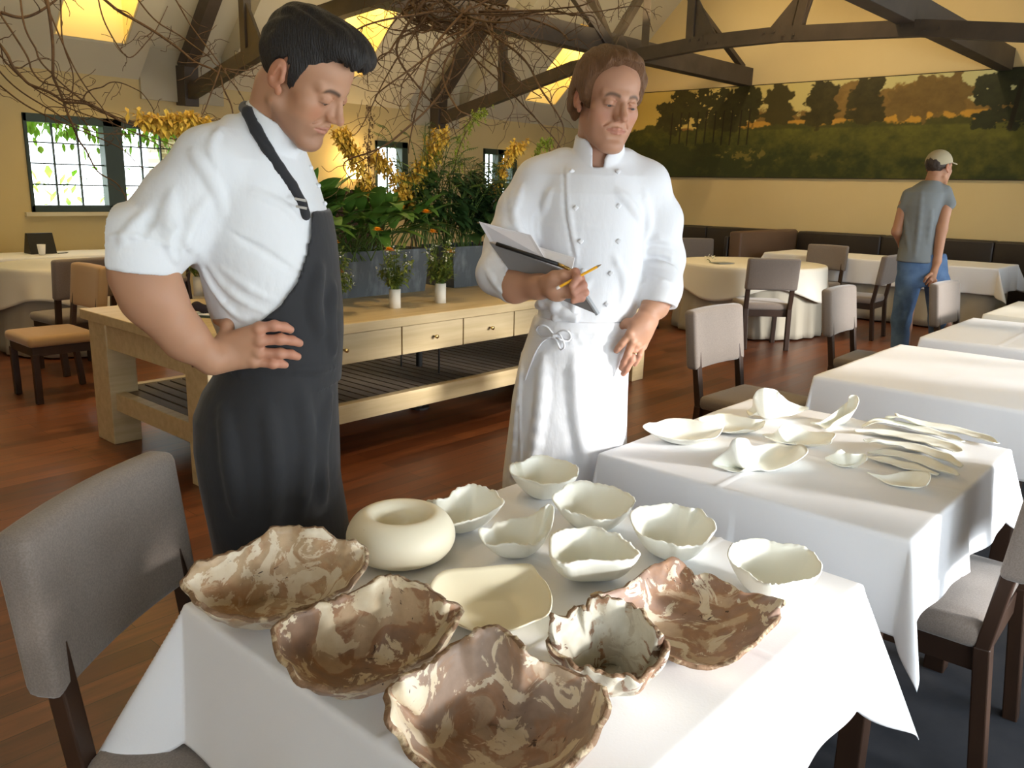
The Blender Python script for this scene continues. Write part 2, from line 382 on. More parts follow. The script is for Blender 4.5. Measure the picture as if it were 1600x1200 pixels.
channel('steel_beam', (1.5, 6.78, 3.30), (XG, 6.30, 3.22), 'long dark beam from above the sideboard to the left part of the painting')
channel('steel_beam', (1.5, 3.05, 3.30), (XG, 2.78, 3.20), 'long dark channel beam running to the gable wall above the capped man')
mb = MB()
for a, b in (((8.85, 5.9, 3.12), (9.6, 6.4, 4.9)), ((8.85, 6.4, 3.2), (8.9, 7.2, 4.6)), ((8.85, 6.4, 3.2), (10.8, 7.1, 4.5)), ((8.85, 6.4, 3.2), (7.3, 6.9, 4.7))): mb.beam(a, b, .09, .11)
tag(mb.obj('truss_strut', M['steel'], bevel=.005), 'cluster of slanting dark struts meeting above the older chef', 'struts')
a_, b_ = PX(1082, 0, 10.8), PX(1160, 105, 12.35)
tag(MB().beam(a_ + (b_ - a_) * -.6, b_, .09, .07).obj('roof_strut', M['steel'], bevel=.004), 'single slanting dark strut reaching the gable wall just above the painting', 'strut')
# lamps up in the roof
lp = empty('roof_spotlight', PX(1478, 8, 10.4) + (0, 0, .18), label='lit spotlight among the beams at the top right', cat='spotlight')
MB().lathe([(.0, .10), (.06, .10), (.07, .0), (.10, -.08)]).obj('housing', M['steel'], lp, smooth=True)
MB().lathe([(.0, -.05), (.07, -.055), (.09, -.07)]).obj('bulb', mat('spot_glow', (1, .9, .7), emit=(1, .85, .5), est=25), lp, smooth=True)
def spot(loc, tgt, e, col, size=70, blend=.8, rad=.08):
    l = bpy.data.lights.new('ceiling_spot', 'SPOT'); l.energy = e; l.color = col; l.spot_size = radians(size); l.spot_blend = blend; l.shadow_soft_size = rad
    o = bpy.data.objects.new('ceiling_spot', l); C.objects.link(o); o.location = loc
    o.rotation_euler = (Vector(tgt) - Vector(loc)).to_track_quat('-Z', 'Y').to_euler()
WARM = (1.0, .70, .34)
for y in (1.4, 3.6, 5.8, 7.8): spot((9.9, y, 4.7), (12.4, y, 2.2), 75, (1.0, .76, .45), 100)
for x, y in ((2.5, 6.3), (6.5, 6.3), (4.5, 2.5), (8.5, 3.5), (2.0, 3.3)): spot((x, y, 4.4), (x, y + .6, 0), 110, WARM, 100)
area('uplight', (7.0, 5.6, 3.6), (7.0, 7.0, 7), 6, .4, 110, (1, .80, .48))
area('uplight', (2.5, 6.2, 3.5), (2.8, 7.8, 7), 3, .4, 60, (1, .86, .62))

# ---------------------------------------------------------------- painting on the gable wall
def painting():
    y0, y1, z0, z1 = 1.2, 9.45, 1.74, 3.09
    nx, nz = 760, 150
    u = np.linspace(0, 1, nx)[None, :]; v = np.linspace(0, 1, nz)[:, None]    # u: 0 at left of the photo (y1)
    U = u + 0 * v; V = v + 0 * u
    rg = np.random.RandomState(3)
    def noise(sx, sy, seed=0):
        r = np.random.RandomState(seed); g = r.rand(sy + 2, sx + 2)
        X = U * sx; Y = V * sy; xi = X.astype(int); yi = Y.astype(int); fx = X - xi; fy = Y - yi
        fx = fx * fx * (3 - 2 * fx); fy = fy * fy * (3 - 2 * fy)
        return (g[yi, xi] * (1 - fx) + g[yi, xi + 1] * fx) * (1 - fy) + (g[yi + 1, xi] * (1 - fx) + g[yi + 1, xi + 1] * fx) * fy
    up_ = lambda px: (9.45 - PX(px, 200, 12.37)[1]) / 8.25
    n1 = .5 * noise(60, 12, 1) + .3 * noise(160, 32, 2) + .2 * noise(380, 76, 3)
    n2 = .6 * noise(20, 6, 4) + .4 * noise(90, 20, 5)
    col = np.zeros((nz, nx, 3))
    def lay(mask, c, soft=.02):
        m = np.clip(mask / soft, 0, 1)[..., None]
        cc = np.array(c)[None, None, :] if np.ndim(c) == 1 else c
        col[:] = col * (1 - m) + cc * m
    mixc = lambda a, b, t: np.array(a)[None, None] * (1 - t[..., None]) + np.array(b)[None, None] * t[..., None]
    lay(np.ones_like(U), mixc((.44, .32, .08), (.36, .36, .18), np.clip(U * 1.6 - .3, 0, 1)))                # sky
    lay(.40 + .16 * n2 - V + .05, mixc((.16, .07, .02), (.22, .12, .03), n1), .03)                     # hills
    far = .74 + .20 * np.clip((U - up_(1240)) / .1, 0, 1) * np.clip((up_(1530) - U) / .06, 0, 1) + .05 * np.sin(U * 47) + .10 * (n2 - .5) + .14 * (n1 - .5)
    lay((far - V) * (U > up_(1180)), mixc((.10, .060, .016), (.19, .115, .03), n1), .03)                      # far hazy trees
    lay((.655 + .02 * (n1 - .5) - V) * (U > up_(1362)), mixc((.42, .23, .03), (.30, .16, .025), n2), .01)      # ochre field
    lay((.62 + .02 * (n1 - .5) - V) * (U > up_(1150)) * (U < up_(1362)), mixc((.38, .20, .03), (.28, .15, .025), n2), .01)
    lay(.585 + .10 * (n1 - .5) + .03 * np.sin(U * 45) - V, mixc((.030, .034, .008), (.06, .055, .012), n1), .02)  # hedge line
    t = np.clip((V - .1) * 2, 0, 1)
    fld = mixc((.020, .026, .007), (.092, .088, .014), np.clip(t * .7 + .6 * (U - .45) + .9 * (n1 - .5) + .25 * (n2 - .5), 0, 1))
    lay(.53 + .02 * (n1 - .5) - V, fld, .02)
    lay(np.maximum(0, .5 - np.abs(V - .24 - .2 * (n2 - .5)) * 4 - np.abs(U - .38) * 2.4) * (n1 > .6), (.11, .09, .02), .25)
    def tree(cu, cv, ru, rv, dark, d2, holes=.0, s=0):
        a = np.arctan2((V - cv) / rv, (U - cu) / ru); rr = np.sqrt(((U - cu) / ru) ** 2 + ((V - cv) / rv) ** 2)
        edge = 1 + .12 * np.sin(5 * a + s) + .10 * np.sin(9 * a + 2 * s) + .7 * (n1 - .5)
        m = (edge - rr) * 3; m = np.where((n1 < holes), m - 1, m); lay(m, mixc(dark, d2, n1), .25)
    for px, cv, rw, rv in ((1042, .72, 20, .18), (1062, .86, 22, .18), (1085, .78, 26, .24), (1105, .88, 20, .16), (1125, .80, 26, .24), (1150, .88, 22, .16), (1168, .80, 20, .22), (1052, .62, 16, .14), (1140, .66, 26, .16)):
        cu = up_(px); tree(cu, cv, up_(px + rw) - cu, rv, (.014, .014, .005), (.038, .034, .010), .33, cu * 99)
    for px in (1048, 1062, 1074, 1088, 1101, 1115, 1128, 1141, 1155, 1168):
        tu = up_(px); lay((.0020 - np.abs(U - tu - .006 * (V - .3))) * (V > .36) * (V < .75), (.012, .010, .004), .001)
    for px, cv, rw, rv, b in ((1212, .82, 24, .20, 1), (1280, .80, 26, .26, 0), (1350, .80, 28, .24, 0), (1352, .64, 34, .10, 0), (1278, .64, 30, .10, 0), (1215, .66, 28, .10, 1), (1440, .78, 30, .22, 2), (1480, .80, 34, .20, 2), (1405, .74, 26, .16, 2)):
        cu = up_(px); tree(cu, cv, up_(px + rw) - cu, rv, ((.018, .016, .005), (.035, .028, .008), (.085, .052, .015))[b], ((.045, .036, .010), (.045, .036, .010), (.14, .09, .025))[b], .1, cu * 70)
    for px, cv, rw, rv in ((1545, .82, 34, .17), (1570, .92, 34, .14), (1598, .78, 50, .28), (1540, .55, 26, .09), (1562, .62, 24, .08), (1640, .85, 60, .2), (1530, .74, 16, .07), (1585, .50, 20, .06)):
        cu = up_(px); tree(cu, cv, up_(px + rw) - cu, rv, (.010, .012, .006), (.025, .028, .010), .3, cu * 50)
    for tu in (up_(1578),): lay((.004 - np.abs(U - tu - .02 * (V - .5))) * (V > .45) * (V < .9), (.012, .010, .004), .001)
    for cu in np.linspace(.03, .30, 9): tree(cu, .26 + .05 * math.sin(cu * 90), .03, .09, (.016, .020, .006), (.03, .034, .009), 0, cu * 9)
    Y = y1 + (y0 - y1) * U; Z = z0 + (z1 - z0) * V
    Vv = np.stack([np.full_like(Y, -.032), Y - 5, Z - z0], -1).reshape(-1, 3)
    idx = np.arange(nx * nz).reshape(nz, nx)
    Fc = np.stack([idx[:-1, :-1], idx[1:, :-1], idx[1:, 1:], idx[:-1, 1:]], -1).reshape(-1, 4)
    p = empty('landscape_painting', (XG, 5, z0), label='very wide landscape painting of dark trees and green meadow hung on the yellow gable wall', cat='painting')
    mesh_obj('canvas', Vv, Fc.tolist(), mat('oil_paint', rough=.45, spec=.35, attr=True), p, False, cols=col.reshape(-1, 3) * 1.5)
    e = MB(); e.box(-.03, 0, y0 - 5 - .01, y1 - 5 + .01, -.012, z1 - z0 + .012); e.obj('stretcher', mat('canvas_edge', (.03, .02, .012), .6), p)
painting()

# ---------------------------------------------------------------- banquette
bq = empty('banquette', (11.8, 3.0, 0), label='long dark leather banquette along the foot of the gable wall', cat='banquette')
for y0, y1 in ((-.9, 1.2), (1.2, 2.6), (2.6, 4.0), (4.0, 5.2), (5.3, 6.7), (6.7, 8.2)):
    rbox(.28, .56, y0 - 3, y1 - 3, .42, .97, .03).obj('backrest', M['leather'], bq, smooth=True)
    rbox(-.15, .30, y0 - 3, y1 - 3, .22, .46, .04).obj('seat_cushion', M['leather'], bq, smooth=True)
MB().box(-.1, .55, -3.9, 5.2, 0, .23).obj('plinth', M['leather'], bq)
bq2 = empty('banquette', (10.2, 1.35, 0), label='dark leather bench return jutting out at the right, beyond the white cloths', cat='banquette')
rbox(-.9, 1.4, -.55, -.3, .42, .95, .04).obj('backrest', M['leather'], bq2, smooth=True)
rbox(-.9, 1.4, -.32, .3, .2, .46, .05).obj('seat_cushion', M['leather'], bq2, smooth=True)
MB().box(-.85, 1.35, -.5, .2, 0, .21).obj('plinth', M['leather'], bq2)
bd = empty('booth_divider', (11.2, 5.25, 0), label='brown leather booth divider standing out from the gable wall behind the round table', cat='divider')
rbox(-.95, .8, -.09, .09, .1, 1.0, .03).obj('panel', M['brownl'], bd, smooth=True)
rbox(-.95, .8, .10, .16, .1, .93, .02).obj('back_panel', M['leather'], bd, smooth=True)
MB().box(-.9, .78, -.07, .13, 0, .11).obj('plinth', M['leather'], bd)

# wall lamp by the far window
lm = empty('wall_lamp', PY(553, 268, YW - .1), label='small square shaded lamp glowing by the far narrow window', cat='lamp')
MB().box(-.09, .09, -.05, .05, -.10, .10).obj('lamp_shade', mat('lamp_glow', (1, .85, .5), emit=(1, .66, .22), est=5), lm)
MB().box(-.03, .03, .05, .10, -.05, .05).obj('bracket', M['brass'], lm)
l = bpy.data.lights.new('lamp_light', 'POINT'); l.energy = 10; l.color = (1, .7, .3); l.shadow_soft_size = .06
lo = bpy.data.objects.new('lamp_light', l); C.objects.link(lo); lo.location = lm.location + Vector((0, -.12, .1))
sv = empty('wine_cabinet', (6.6, YW - .26, 0), label='low dark cabinet against the window wall below the glowing lamp', cat='cabinet')
MB().box(-.9, .9, -.22, .22, 0, 1.42).obj('body', M['dkwood'], sv, bevel=.005)
for k in (-1, 1): MB().box(-.42 + k * .45, .42 + k * .45, -.235, -.22, .08, 1.36).obj('door', M['dkwood'], sv, bevel=.004)
# ---------------------------------------------------------------- tables and cloths
ZT = .74
def table(cx, cy, sx, sy, label, group=None, ins=.08):
    t = empty('dining_table', (cx, cy, 0), label=label, cat='table', group=group)
    MB().box(-sx / 2, sx / 2, -sy / 2, sy / 2, ZT - .034, ZT - .006).obj('tabletop', M['dkwood'], t, bevel=.004)
    MB().box(-sx / 2 + ins - .02, sx / 2 - ins + .02, -sy / 2 + ins - .02, sy / 2 - ins + .02, ZT - .11, ZT - .034).obj('apron_frame', M['dkwood'], t)
    for a in (-1, 1):
        for b in (-1, 1):
            MB().box(a * (sx / 2 - ins) - .03, a * (sx / 2 - ins) + .03, b * (sy / 2 - ins) - .03, b * (sy / 2 - ins) + .03, 0, ZT - .11).obj('leg', M['dkwood'], t, bevel=.004)
    return t
def cloth(cx, cy, sx, sy, ov, label, seed=0, flare=.06, cflare=.5, m='linen', n=92, rz=0, group=None, creases=(), wav=.02, drop=None, corner=None):
    r = random.Random(seed); ph = [r.uniform(0, 6.28) for _ in range(8)]
    a, b = sx / 2 + .004, sy / 2 + .004
    def axis(h):
        k = int(n * .56); e = int(n * .22)
        return list(np.linspace(-h - ov, -h, e, endpoint=False)) + list(np.linspace(-h, h, k, endpoint=False)) + list(np.linspace(h, h + ov, e + 1))
    U, Vv = axis(a), axis(b); P = []
    for v in Vv:
        for u in U:
            eu = max(0, abs(u) - a); ev = max(0, abs(v) - b); su = 1 if u > 0 else -1; sv = 1 if v > 0 else -1
            x = min(max(u, -a), a); y = min(max(v, -b), b); z = .002 + .0012 * sin(u * 17 + ph[0]) * sin(v * 13 + ph[1])
            for (ax, pos) in creases:
                q = (u if ax == 'x' else v) - pos; z += .0035 * math.exp(-(q / .005) ** 2)
            if eu or ev:
                rho = sqrt(eu * eu + ev * ev); phi = math.degrees(math.atan2(ev, eu))
                cf = cflare
                if corner: cf = corner.get((su, sv), cflare)
                hf = flare + cf * math.exp(-((phi - 45) / 20) ** 2) if (eu and ev) else flare
                if not (eu and ev):
                    along = v if eu else u; half = b if eu else a
                    near = max(0, 1 - (half - abs(along)) / .22)
                    k = (1 - near) * min(1, rho / ov)
                    w = sin(along * 11 + ph[2] + (3 if eu else 0) + su + sv * 2) * .6 + sin(along * 23 + ph[3] + su) * .4
                    hf2 = flare + wav / ov * w * k
                else: hf2 = hf
                rr = .012                               # rounded edge
                g = min(1, rho / (rr * 1.6)); hx = rr * sin(g * pi / 2) * .7 + max(0, rho - rr) * hf2
                dz = rr * (1 - cos(g * pi / 2)) * .7 + max(0, rho - rr) * sqrt(max(.1, 1 - hf2 ** 2))
                if eu and ev: d = radians(phi); x += su * hx * cos(d); y += sv * hx * sin(d)
                elif eu: x += su * hx
                else: y += sv * hx
                z -= dz
            P.append((x, y, z))
    w = len(U); Fc = [(j * w + i, j * w + i + 1, (j + 1) * w + i + 1, (j + 1) * w + i) for j in range(len(Vv) - 1) for i in range(w - 1)]
    o = mesh_obj('tablecloth', P, Fc, M[m], None, True); o.location = (cx, cy, ZT); o.rotation_euler = (0, 0, rz)
    s = o.modifiers.new('t', 'SOLIDIFY'); s.thickness = .0016; s.offset = 1
    return tag(o, label, 'tablecloth', group)
TX = [(.637, 1.575), (1.89, 2.82), (3.42, 4.50), (4.86, 5.92), (6.20, 7.20)]
TY = (.487, 1.325)
names = ['under the bowls nearest the camera', 'under the thin curled porcelain pieces', 'third in the row, bare', 'fourth in the row, bare with a raised crease', 'farthest of the row at the right edge']
for i, (x0, x1) in enumerate(TX):
    cx, cy = (x0 + x1) / 2, (TY[0] + TY[1]) / 2
    table(cx, cy, x1 - x0 - .01, TY[1] - TY[0] - .01, 'dark wooden table beneath the cloth ' + names[i], ins=.2 if i == 0 else .08)
ov = [.275, .235, .26, .26, .26]
cl = ['white tablecloth on the nearest table, carrying the brown clay bowls', 'white tablecloth on the second table, carrying the thin curled porcelain pieces',
      'plain empty white tablecloth on the third table of the row', 'empty white tablecloth on the fourth table with a sharp raised crease', 'empty pale tablecloth on the farthest table of the row']
cr = [[('y', -.12), ('x', .1)], [('x', -.05), ('y', .05)], [('x', .25), ('y', 0)], [('x', .12), ('y', .05)], []]
for i, (x0, x1) in enumerate(TX):
    cloth((x0 + x1) / 2, (TY[0] + TY[1]) / 2, x1 - x0, TY[1] - TY[0], ov[i], cl[i], seed=i, creases=cr[i], n=190 if i < 2 else 110, m='linen' if i < 4 else 'linen2',
          corner={(-1, 1): .45, (1, -1): .36, (-1, -1): .30, (1, 1): .3} if i == 0 else {(-1, -1): .25, (-1, 1): .10, (1, -1): .3, (1, 1): .3})

def round_cloth(cx, cy, R, drop, label, m='linen2', seed=1, nf=9, square=.0, amp=.05, cat='tablecloth', name='tablecloth', z=ZT, flare=.12, inner=0.):
    P = []; n = 120; rings = [0, .3, .6, .85, .96, 1.0]; m_ = 12; r = random.Random(seed); ph = r.uniform(0, 6)
    for k in range(n):
        pass
    V = [(0, 0, .002)]
    for q in rings[1:]:
        for k in range(n): a = 2 * pi * k / n; V.append((R * q * cos(a), R * q * sin(a), .002))
    for j in range(1, m_ + 1):
        for k in range(n):
            a = 2 * pi * k / n; f = j / m_
            dl = drop * (1 + square * cos(4 * a) ** 1)
            w = sin(nf * a + ph) * .7 + sin(2 * nf * a + ph * 2) * .3
            rr = R + .008 + flare * dl * f + amp * w * min(1, f * 1.3) * (.3 + .7 * f)
            V.append((rr * cos(a), rr * sin(a), -dl * f + .004 * (f < .1)))
    Fc = [(0, 1 + k, 1 + (k + 1) % n) for k in range(n)]
    for j in range(len(rings) - 2 + m_):
        b = 1 + j * n; Fc += [(b + k, b + n + k, b + n + (k + 1) % n, b + (k + 1) % n) for k in range(n)]
    o = mesh_obj(name, V, Fc, M[m], None, True); o.location = (cx, cy, z)
    s = o.modifiers.new('t', 'SOLIDIFY'); s.thickness = .0016
    return tag(o, label, cat)
def pedestal(cx, cy, R, label):
    t = empty('dining_table', (cx, cy, 0), label=label, cat='table')
    MB().lathe([(0, ZT - .008), (R - .03, ZT - .008), (R - .03, ZT - .035), (0, ZT - .035)], n=40).obj('tabletop', M['dkwood'], t)
    MB().lathe([(0, ZT - .035), (.06, ZT - .035), (.05, .1), (.28, .03), (.28, 0), (0, 0)], n=24).obj('pedestal', M['dkwood'], t, smooth=True)
RC = (8.72, 4.25); RR = .80
pedestal(*RC, RR, 'round table under the pale cloth in front of the banquette')
round_cloth(*RC, RR - .04, ZT - .02, 'floor-length taupe underskirt of the round table', 'skirt', 3, 22, 0, .032, 'table skirt', 'table_skirt', ZT - .003, .06)
round_cloth(*RC, RR, .28, 'pale round-table cloth hanging in points below a flower sprig and menu', 'linen2', 4, 7, .28, .02, z=ZT)
# rectangular table by the banquette
cxr, cyr = 10.95, 3.55
table(cxr, cyr, .9, 2.7, 'long table in front of the banquette behind the capped man')
cloth(cxr, cyr, .94, 2.74, .30, 'white cloth on the long table behind the capped man', seed=5, wav=.03, cflare=.45)
mb = MB(); n = 160; V = []; a, b = .42, 1.32
per = [(-a, -b), (a, -b), (a, b), (-a, b)]
pts = []
for (p, q) in zip(per, per[1:] + per[:1]):
    L = math.hypot(q[0] - p[0], q[1] - p[1]); k = int(L * 22)
    for i in range(k):
        f = i / k; nx_, ny_ = (q[1] - p[1]) / L, -(q[0] - p[0]) / L; w = .022 * sin(i * 1.05) + .01 * sin(i * .43)
        pts.append((p[0] + (q[0] - p[0]) * f, p[1] + (q[1] - p[1]) * f, nx_, ny_, w))
for j in range(9):
    z = ZT - .012 - j / 8 * (ZT - .03)
    for (x, y, nx_, ny_, w) in pts: V.append((x + nx_ * (w + .04) * j / 8, y + ny_ * (w + .04) * j / 8, z))
m_ = len(pts); Fc = [(j * m_ + k, j * m_ + (k + 1) % m_, (j + 1) * m_ + (k + 1) % m_, (j + 1) * m_ + k) for j in range(8) for k in range(m_)]
o = mesh_obj('table_skirt', V, Fc, M['skirt'], None, True); o.location = (cxr, cyr, 0); s = o.modifiers.new('t', 'SOLIDIFY'); s.thickness = .002
tag(o, 'pleated taupe underskirt of the long table behind the capped man', 'table skirt')

# left tables
pedestal(2.95, 7.88, .62, 'round table under the ivory cloth at the far left')
round_cloth(2.95, 7.88, .60, ZT - .02, 'floor-length grey underskirt of the left round table', 'skirt', 6, 18, 0, .018, 'table skirt', 'table_skirt', ZT - .003, .05)
round_cloth(2.95, 7.88, .64, .30, 'ivory cloth with deep folds on the round table at the far left', 'linen2', 8, 8, .2, .03)
table(2.9, 9.0, 2.1, .68, 'long table under the window at the far left')
cloth(2.9, 9.0, 2.12, .70, .32, 'white cloth on the long table under the left window', seed=11, m='linen', wav=.03)
tm = empty('menu_stand', (PY(62, 380, 9.1)[0], 9.1, ZT + .006), label='small black tent stand on the white cloth under the left window', cat='stand')
MB().prism([(-.10, 0), (.10, 0), (.02, .20), (-.02, .20)], -.12, .12, lambda a, b, c: (c, a, b)).obj('front_panel', M['blackm'], tm, bevel=.003)
cu = empty('paper_cup', (PY(64, 380, 8.9)[0], 8.9, ZT + .006), label='white cup standing in front of the black tent stand', cat='cup')
MB().lathe([(0, .0), (.028, 0), (.038, .10), (.035, .10), (.026, .006), (0, .006)]).obj('cup_body', M['linen'], cu, smooth=True)
pn = empty('pen', (PY(97, 380, 8.95)[0], 8.95, ZT + .006), .5, label='dark pen lying on the white cloth right of the cup', cat='pen')
MB().tube([(-.07, 0, .006), (.05, 0, .006), (.07, 0, .006)], [.005, .005, .002]).obj('barrel', M['blackm'], pn)

# ---------------------------------------------------------------- chairs (seat faces +y, back at -y)
def make_chair():
    t = empty('dining_chair', (0, 0, 0), 0, 'chair', 'chair')
    rbox(-.235, .235, -.20, .24, .385, .455, .026, shape=lambda x, y, z: (x, y, z + (.010 * (1 - (x / .235) ** 2) * (1 - ((y - .02) / .22) ** 2) if z > .44 else 0))).obj('seat', M['uph'], t, smooth=True)
    lean = lambda z: -.215 - .12 * max(0, z - .45)
    rbox(-.25, .25, -.045, .025, .588, .892, .020, shape=lambda x, y, z: (x, y + lean(z) - .018 * (1 - (x / .245) ** 2), z + .004 * cos(x * 6))).obj('backrest', M['uph'], t, smooth=True)
    MB().box(-.215, .215, -.20, .215, .325, .39).obj('seat_frame', M['dkwood'], t, bevel=.003)
    for s in (-1, 1):
        mb = MB(); mb.beam((s * .205, -.235, 0), (s * .212, -.20, .40), .045, .038, (0, 1, 0)); mb.beam((s * .212, -.20, .39), (s * .215, lean(.66) + .0, .68), .042, .034, (0, 1, 0))
        mb.obj('leg', M['dkwood'], t, bevel=.004)
        MB().beam((s * .200, .20, .0), (s * .205, .20, .34), .042, .042, (0, 1, 0)).obj('leg', M['dkwood'], t, bevel=.004)
    return t
chair0 = make_chair(); used = []
M['tan'] = mat('tan_fabric', (.40, .25, .12), .85, .15, sheen=.3)
def chair(x, y, face, label, group='dining chairs', s=1.0):
    """face: direction in degrees the seat faces"""
    c = chair0 if not used else copy_tree(chair0); used.append(c)
    c.location = (x, y, 0); c.rotation_euler = (0, 0, radians(face - 90)); c.scale = (s, s, s)
    c['label'] = label; c['group'] = group; return c
chair(.765, 1.40, -55, 'big taupe upholstered chair at the lower left corner beside the nearest table', s=1.0)
chair(2.50, 1.64, -90, 'taupe chair partly hidden behind the older chef')
chair(4.0, 1.86, -92, 'taupe chair with its back to us between the second and third white tables')
chair(5.60, 1.80, -88, 'taupe chair by the left side of the fourth white table')
bk = Pd(1479, 470, 6.05)
chair(bk[0], bk[1] - .25, -92, 'taupe chair the capped man rests his hand on')
chair(7.80, 3.65, 42, 'dark-backed chair with open gap above the seat, in front of the round table')
chair(10.1, 4.05, 180, 'taupe chair between the round table and the long white table')
chair(9.22, 3.20, 92, 'pale-backed chair on the window side of the round table')
chair(9.85, 5.5, -130, 'taupe chair behind the left side of the round table')
chair(7.95, 5.2, -50, 'taupe chair half hidden behind the older chef at the round table')
tanc = chair(2.12, 6.15, 180, 'tan chair with its seat to the left beside the pale wooden sideboard')
chair(2.55, 6.93, 95, 'dark brown chair with its back to us at the left round table')
chair(1.9, 8.1, 0, 'dark chair cut by the left edge beside the round table')
chair(4.3, 9.1, 180, 'dark chair between the left window and the young chef')
chair(2.39, .565, 91, 'grey chair in shadow at the right edge beside the second white table', s=1.02)

for ch in tanc.children:
    if ch.name.startswith(('seat', 'backrest')) and 'frame' not in ch.name:
        ch.material_slots[0].link = 'OBJECT'; ch.material_slots[0].material = M['tan']
floor_shade = rbox(-1.2, 8.2, -1.0, 1.18, .0, .006, .002).obj('floor_shade', mat('floor_shade_tone', (.028, .030, .036), .95, .1, noise=(6, (.045, .045, .05), .3, .7, I3)))  # dark sheet that puts the shade under the tables into colour
tag(floor_shade, 'dark sheet standing in for floor shade under the row of white tables', 'floor_shade')
# ---------------------------------------------------------------- sideboard
SX0, SX1, SY0, SY1, SZ = 1.89, 5.64, 3.60, 4.94, .76
sb = empty('sideboard', (SX0, SY0, 0), label='long pale oak serving table with drawers and slatted shelf behind the chefs', cat='sideboard')
LX, LY = SX1 - SX0, SY1 - SY0
MB().box(-.03, LX + .03, -.03, LY + .03, SZ - .055, SZ).obj('tabletop', M['oak'], sb, bevel=.004)
for x in (0, LX - .16):
    for y in (0, LY - .22): MB().box(x, x + .16, y, y + .22, 0, SZ - .055).obj('leg', M['oak'], sb, bevel=.004)
MB().box(.01, .15, .22, LY - .22, SZ - .20, SZ - .055).obj('apron_frame', M['oak'], sb)
MB().box(LX - .15, LX - .01, .22, LY - .22, SZ - .20, SZ - .055).obj('apron_frame', M['oak'], sb)
MB().box(.16, LX - .16, LY - .06, LY - .03, SZ - .20, SZ - .055).obj('apron_frame', M['oak'], sb)
xs = [.165] + [PY(px, 520, SY0)[0] - SX0 for px in (430, 628, 724, 803)]
w = xs[-1] - xs[-2]; 
while xs[-1] + w * .5 < LX - .2: xs.append(min(xs[-1] + w, LX - .165))
xs[-1] = LX - .165
M['gap'] = mat('dark_gap', (.02, .012, .006), .8)
MB().box(.16, LX - .16, .04, .30, SZ - .215, SZ - .056).obj('drawer_carcass', M['gap'], sb)
for a, b in zip(xs[:-1], xs[1:]):
    d = MB().box(a + .005, b - .005, .0, .05, SZ - .225, SZ - .062).obj('drawer', M['oak'], sb, bevel=.002)
    kn = MB().tube([((a + b) / 2, .0, SZ - .143), ((a + b) / 2, -.018, SZ - .143), ((a + b) / 2, -.020, SZ - .143), ((a + b) / 2, -.034, SZ - .143), ((a + b) / 2, -.036, SZ - .143)], [.005, .005, .011, .012, .006], 12)
    kn.obj('knob', M['brass'], d, smooth=True)
zr = .30
MB().box(.10, LX - .10, .03, .09, zr - .105, zr).obj('rail', M['oak'], sb, bevel=.003)
MB().box(.10, LX - .10, LY - .09, LY - .03, zr - .105, zr).obj('rail', M['oak'], sb, bevel=.003)
MB().box(.03, .09, .2, LY - .2, zr - .105, zr).obj('rail', M['oak'], sb, bevel=.003)
MB().box(LX - .09, LX - .03, .2, LY - .2, zr - .105, zr).obj('rail', M['oak'], sb, bevel=.003)
mb = MB(); k = .10
while k < LX - .13:
    mb.box(k, k + .062, .09, LY - .09, zr - .03, zr - .006); k += .078
mb.obj('slatted_shelf', M['slat'], sb)
pz = PY(655, 560, SY0 + .55)
MB().tube([(pz[0] - SX0, .55, .0), (pz[0] - SX0, .55, .012), (pz[0] - SX0, .55, .012), (pz[0] - SX0, .55, SZ - .06)], [.07, .07, .022, .022], 14).obj('post', M['blackm'], sb)
for px, yy in ((627, .62), (686, .30)):
    q = PY(px, 560, SY0 + yy); MB().tube([(q[0] - SX0, yy, zr - .01), (q[0] - SX0, yy, SZ - .06)], .006, 8).obj('rod', M['blackm'], sb)
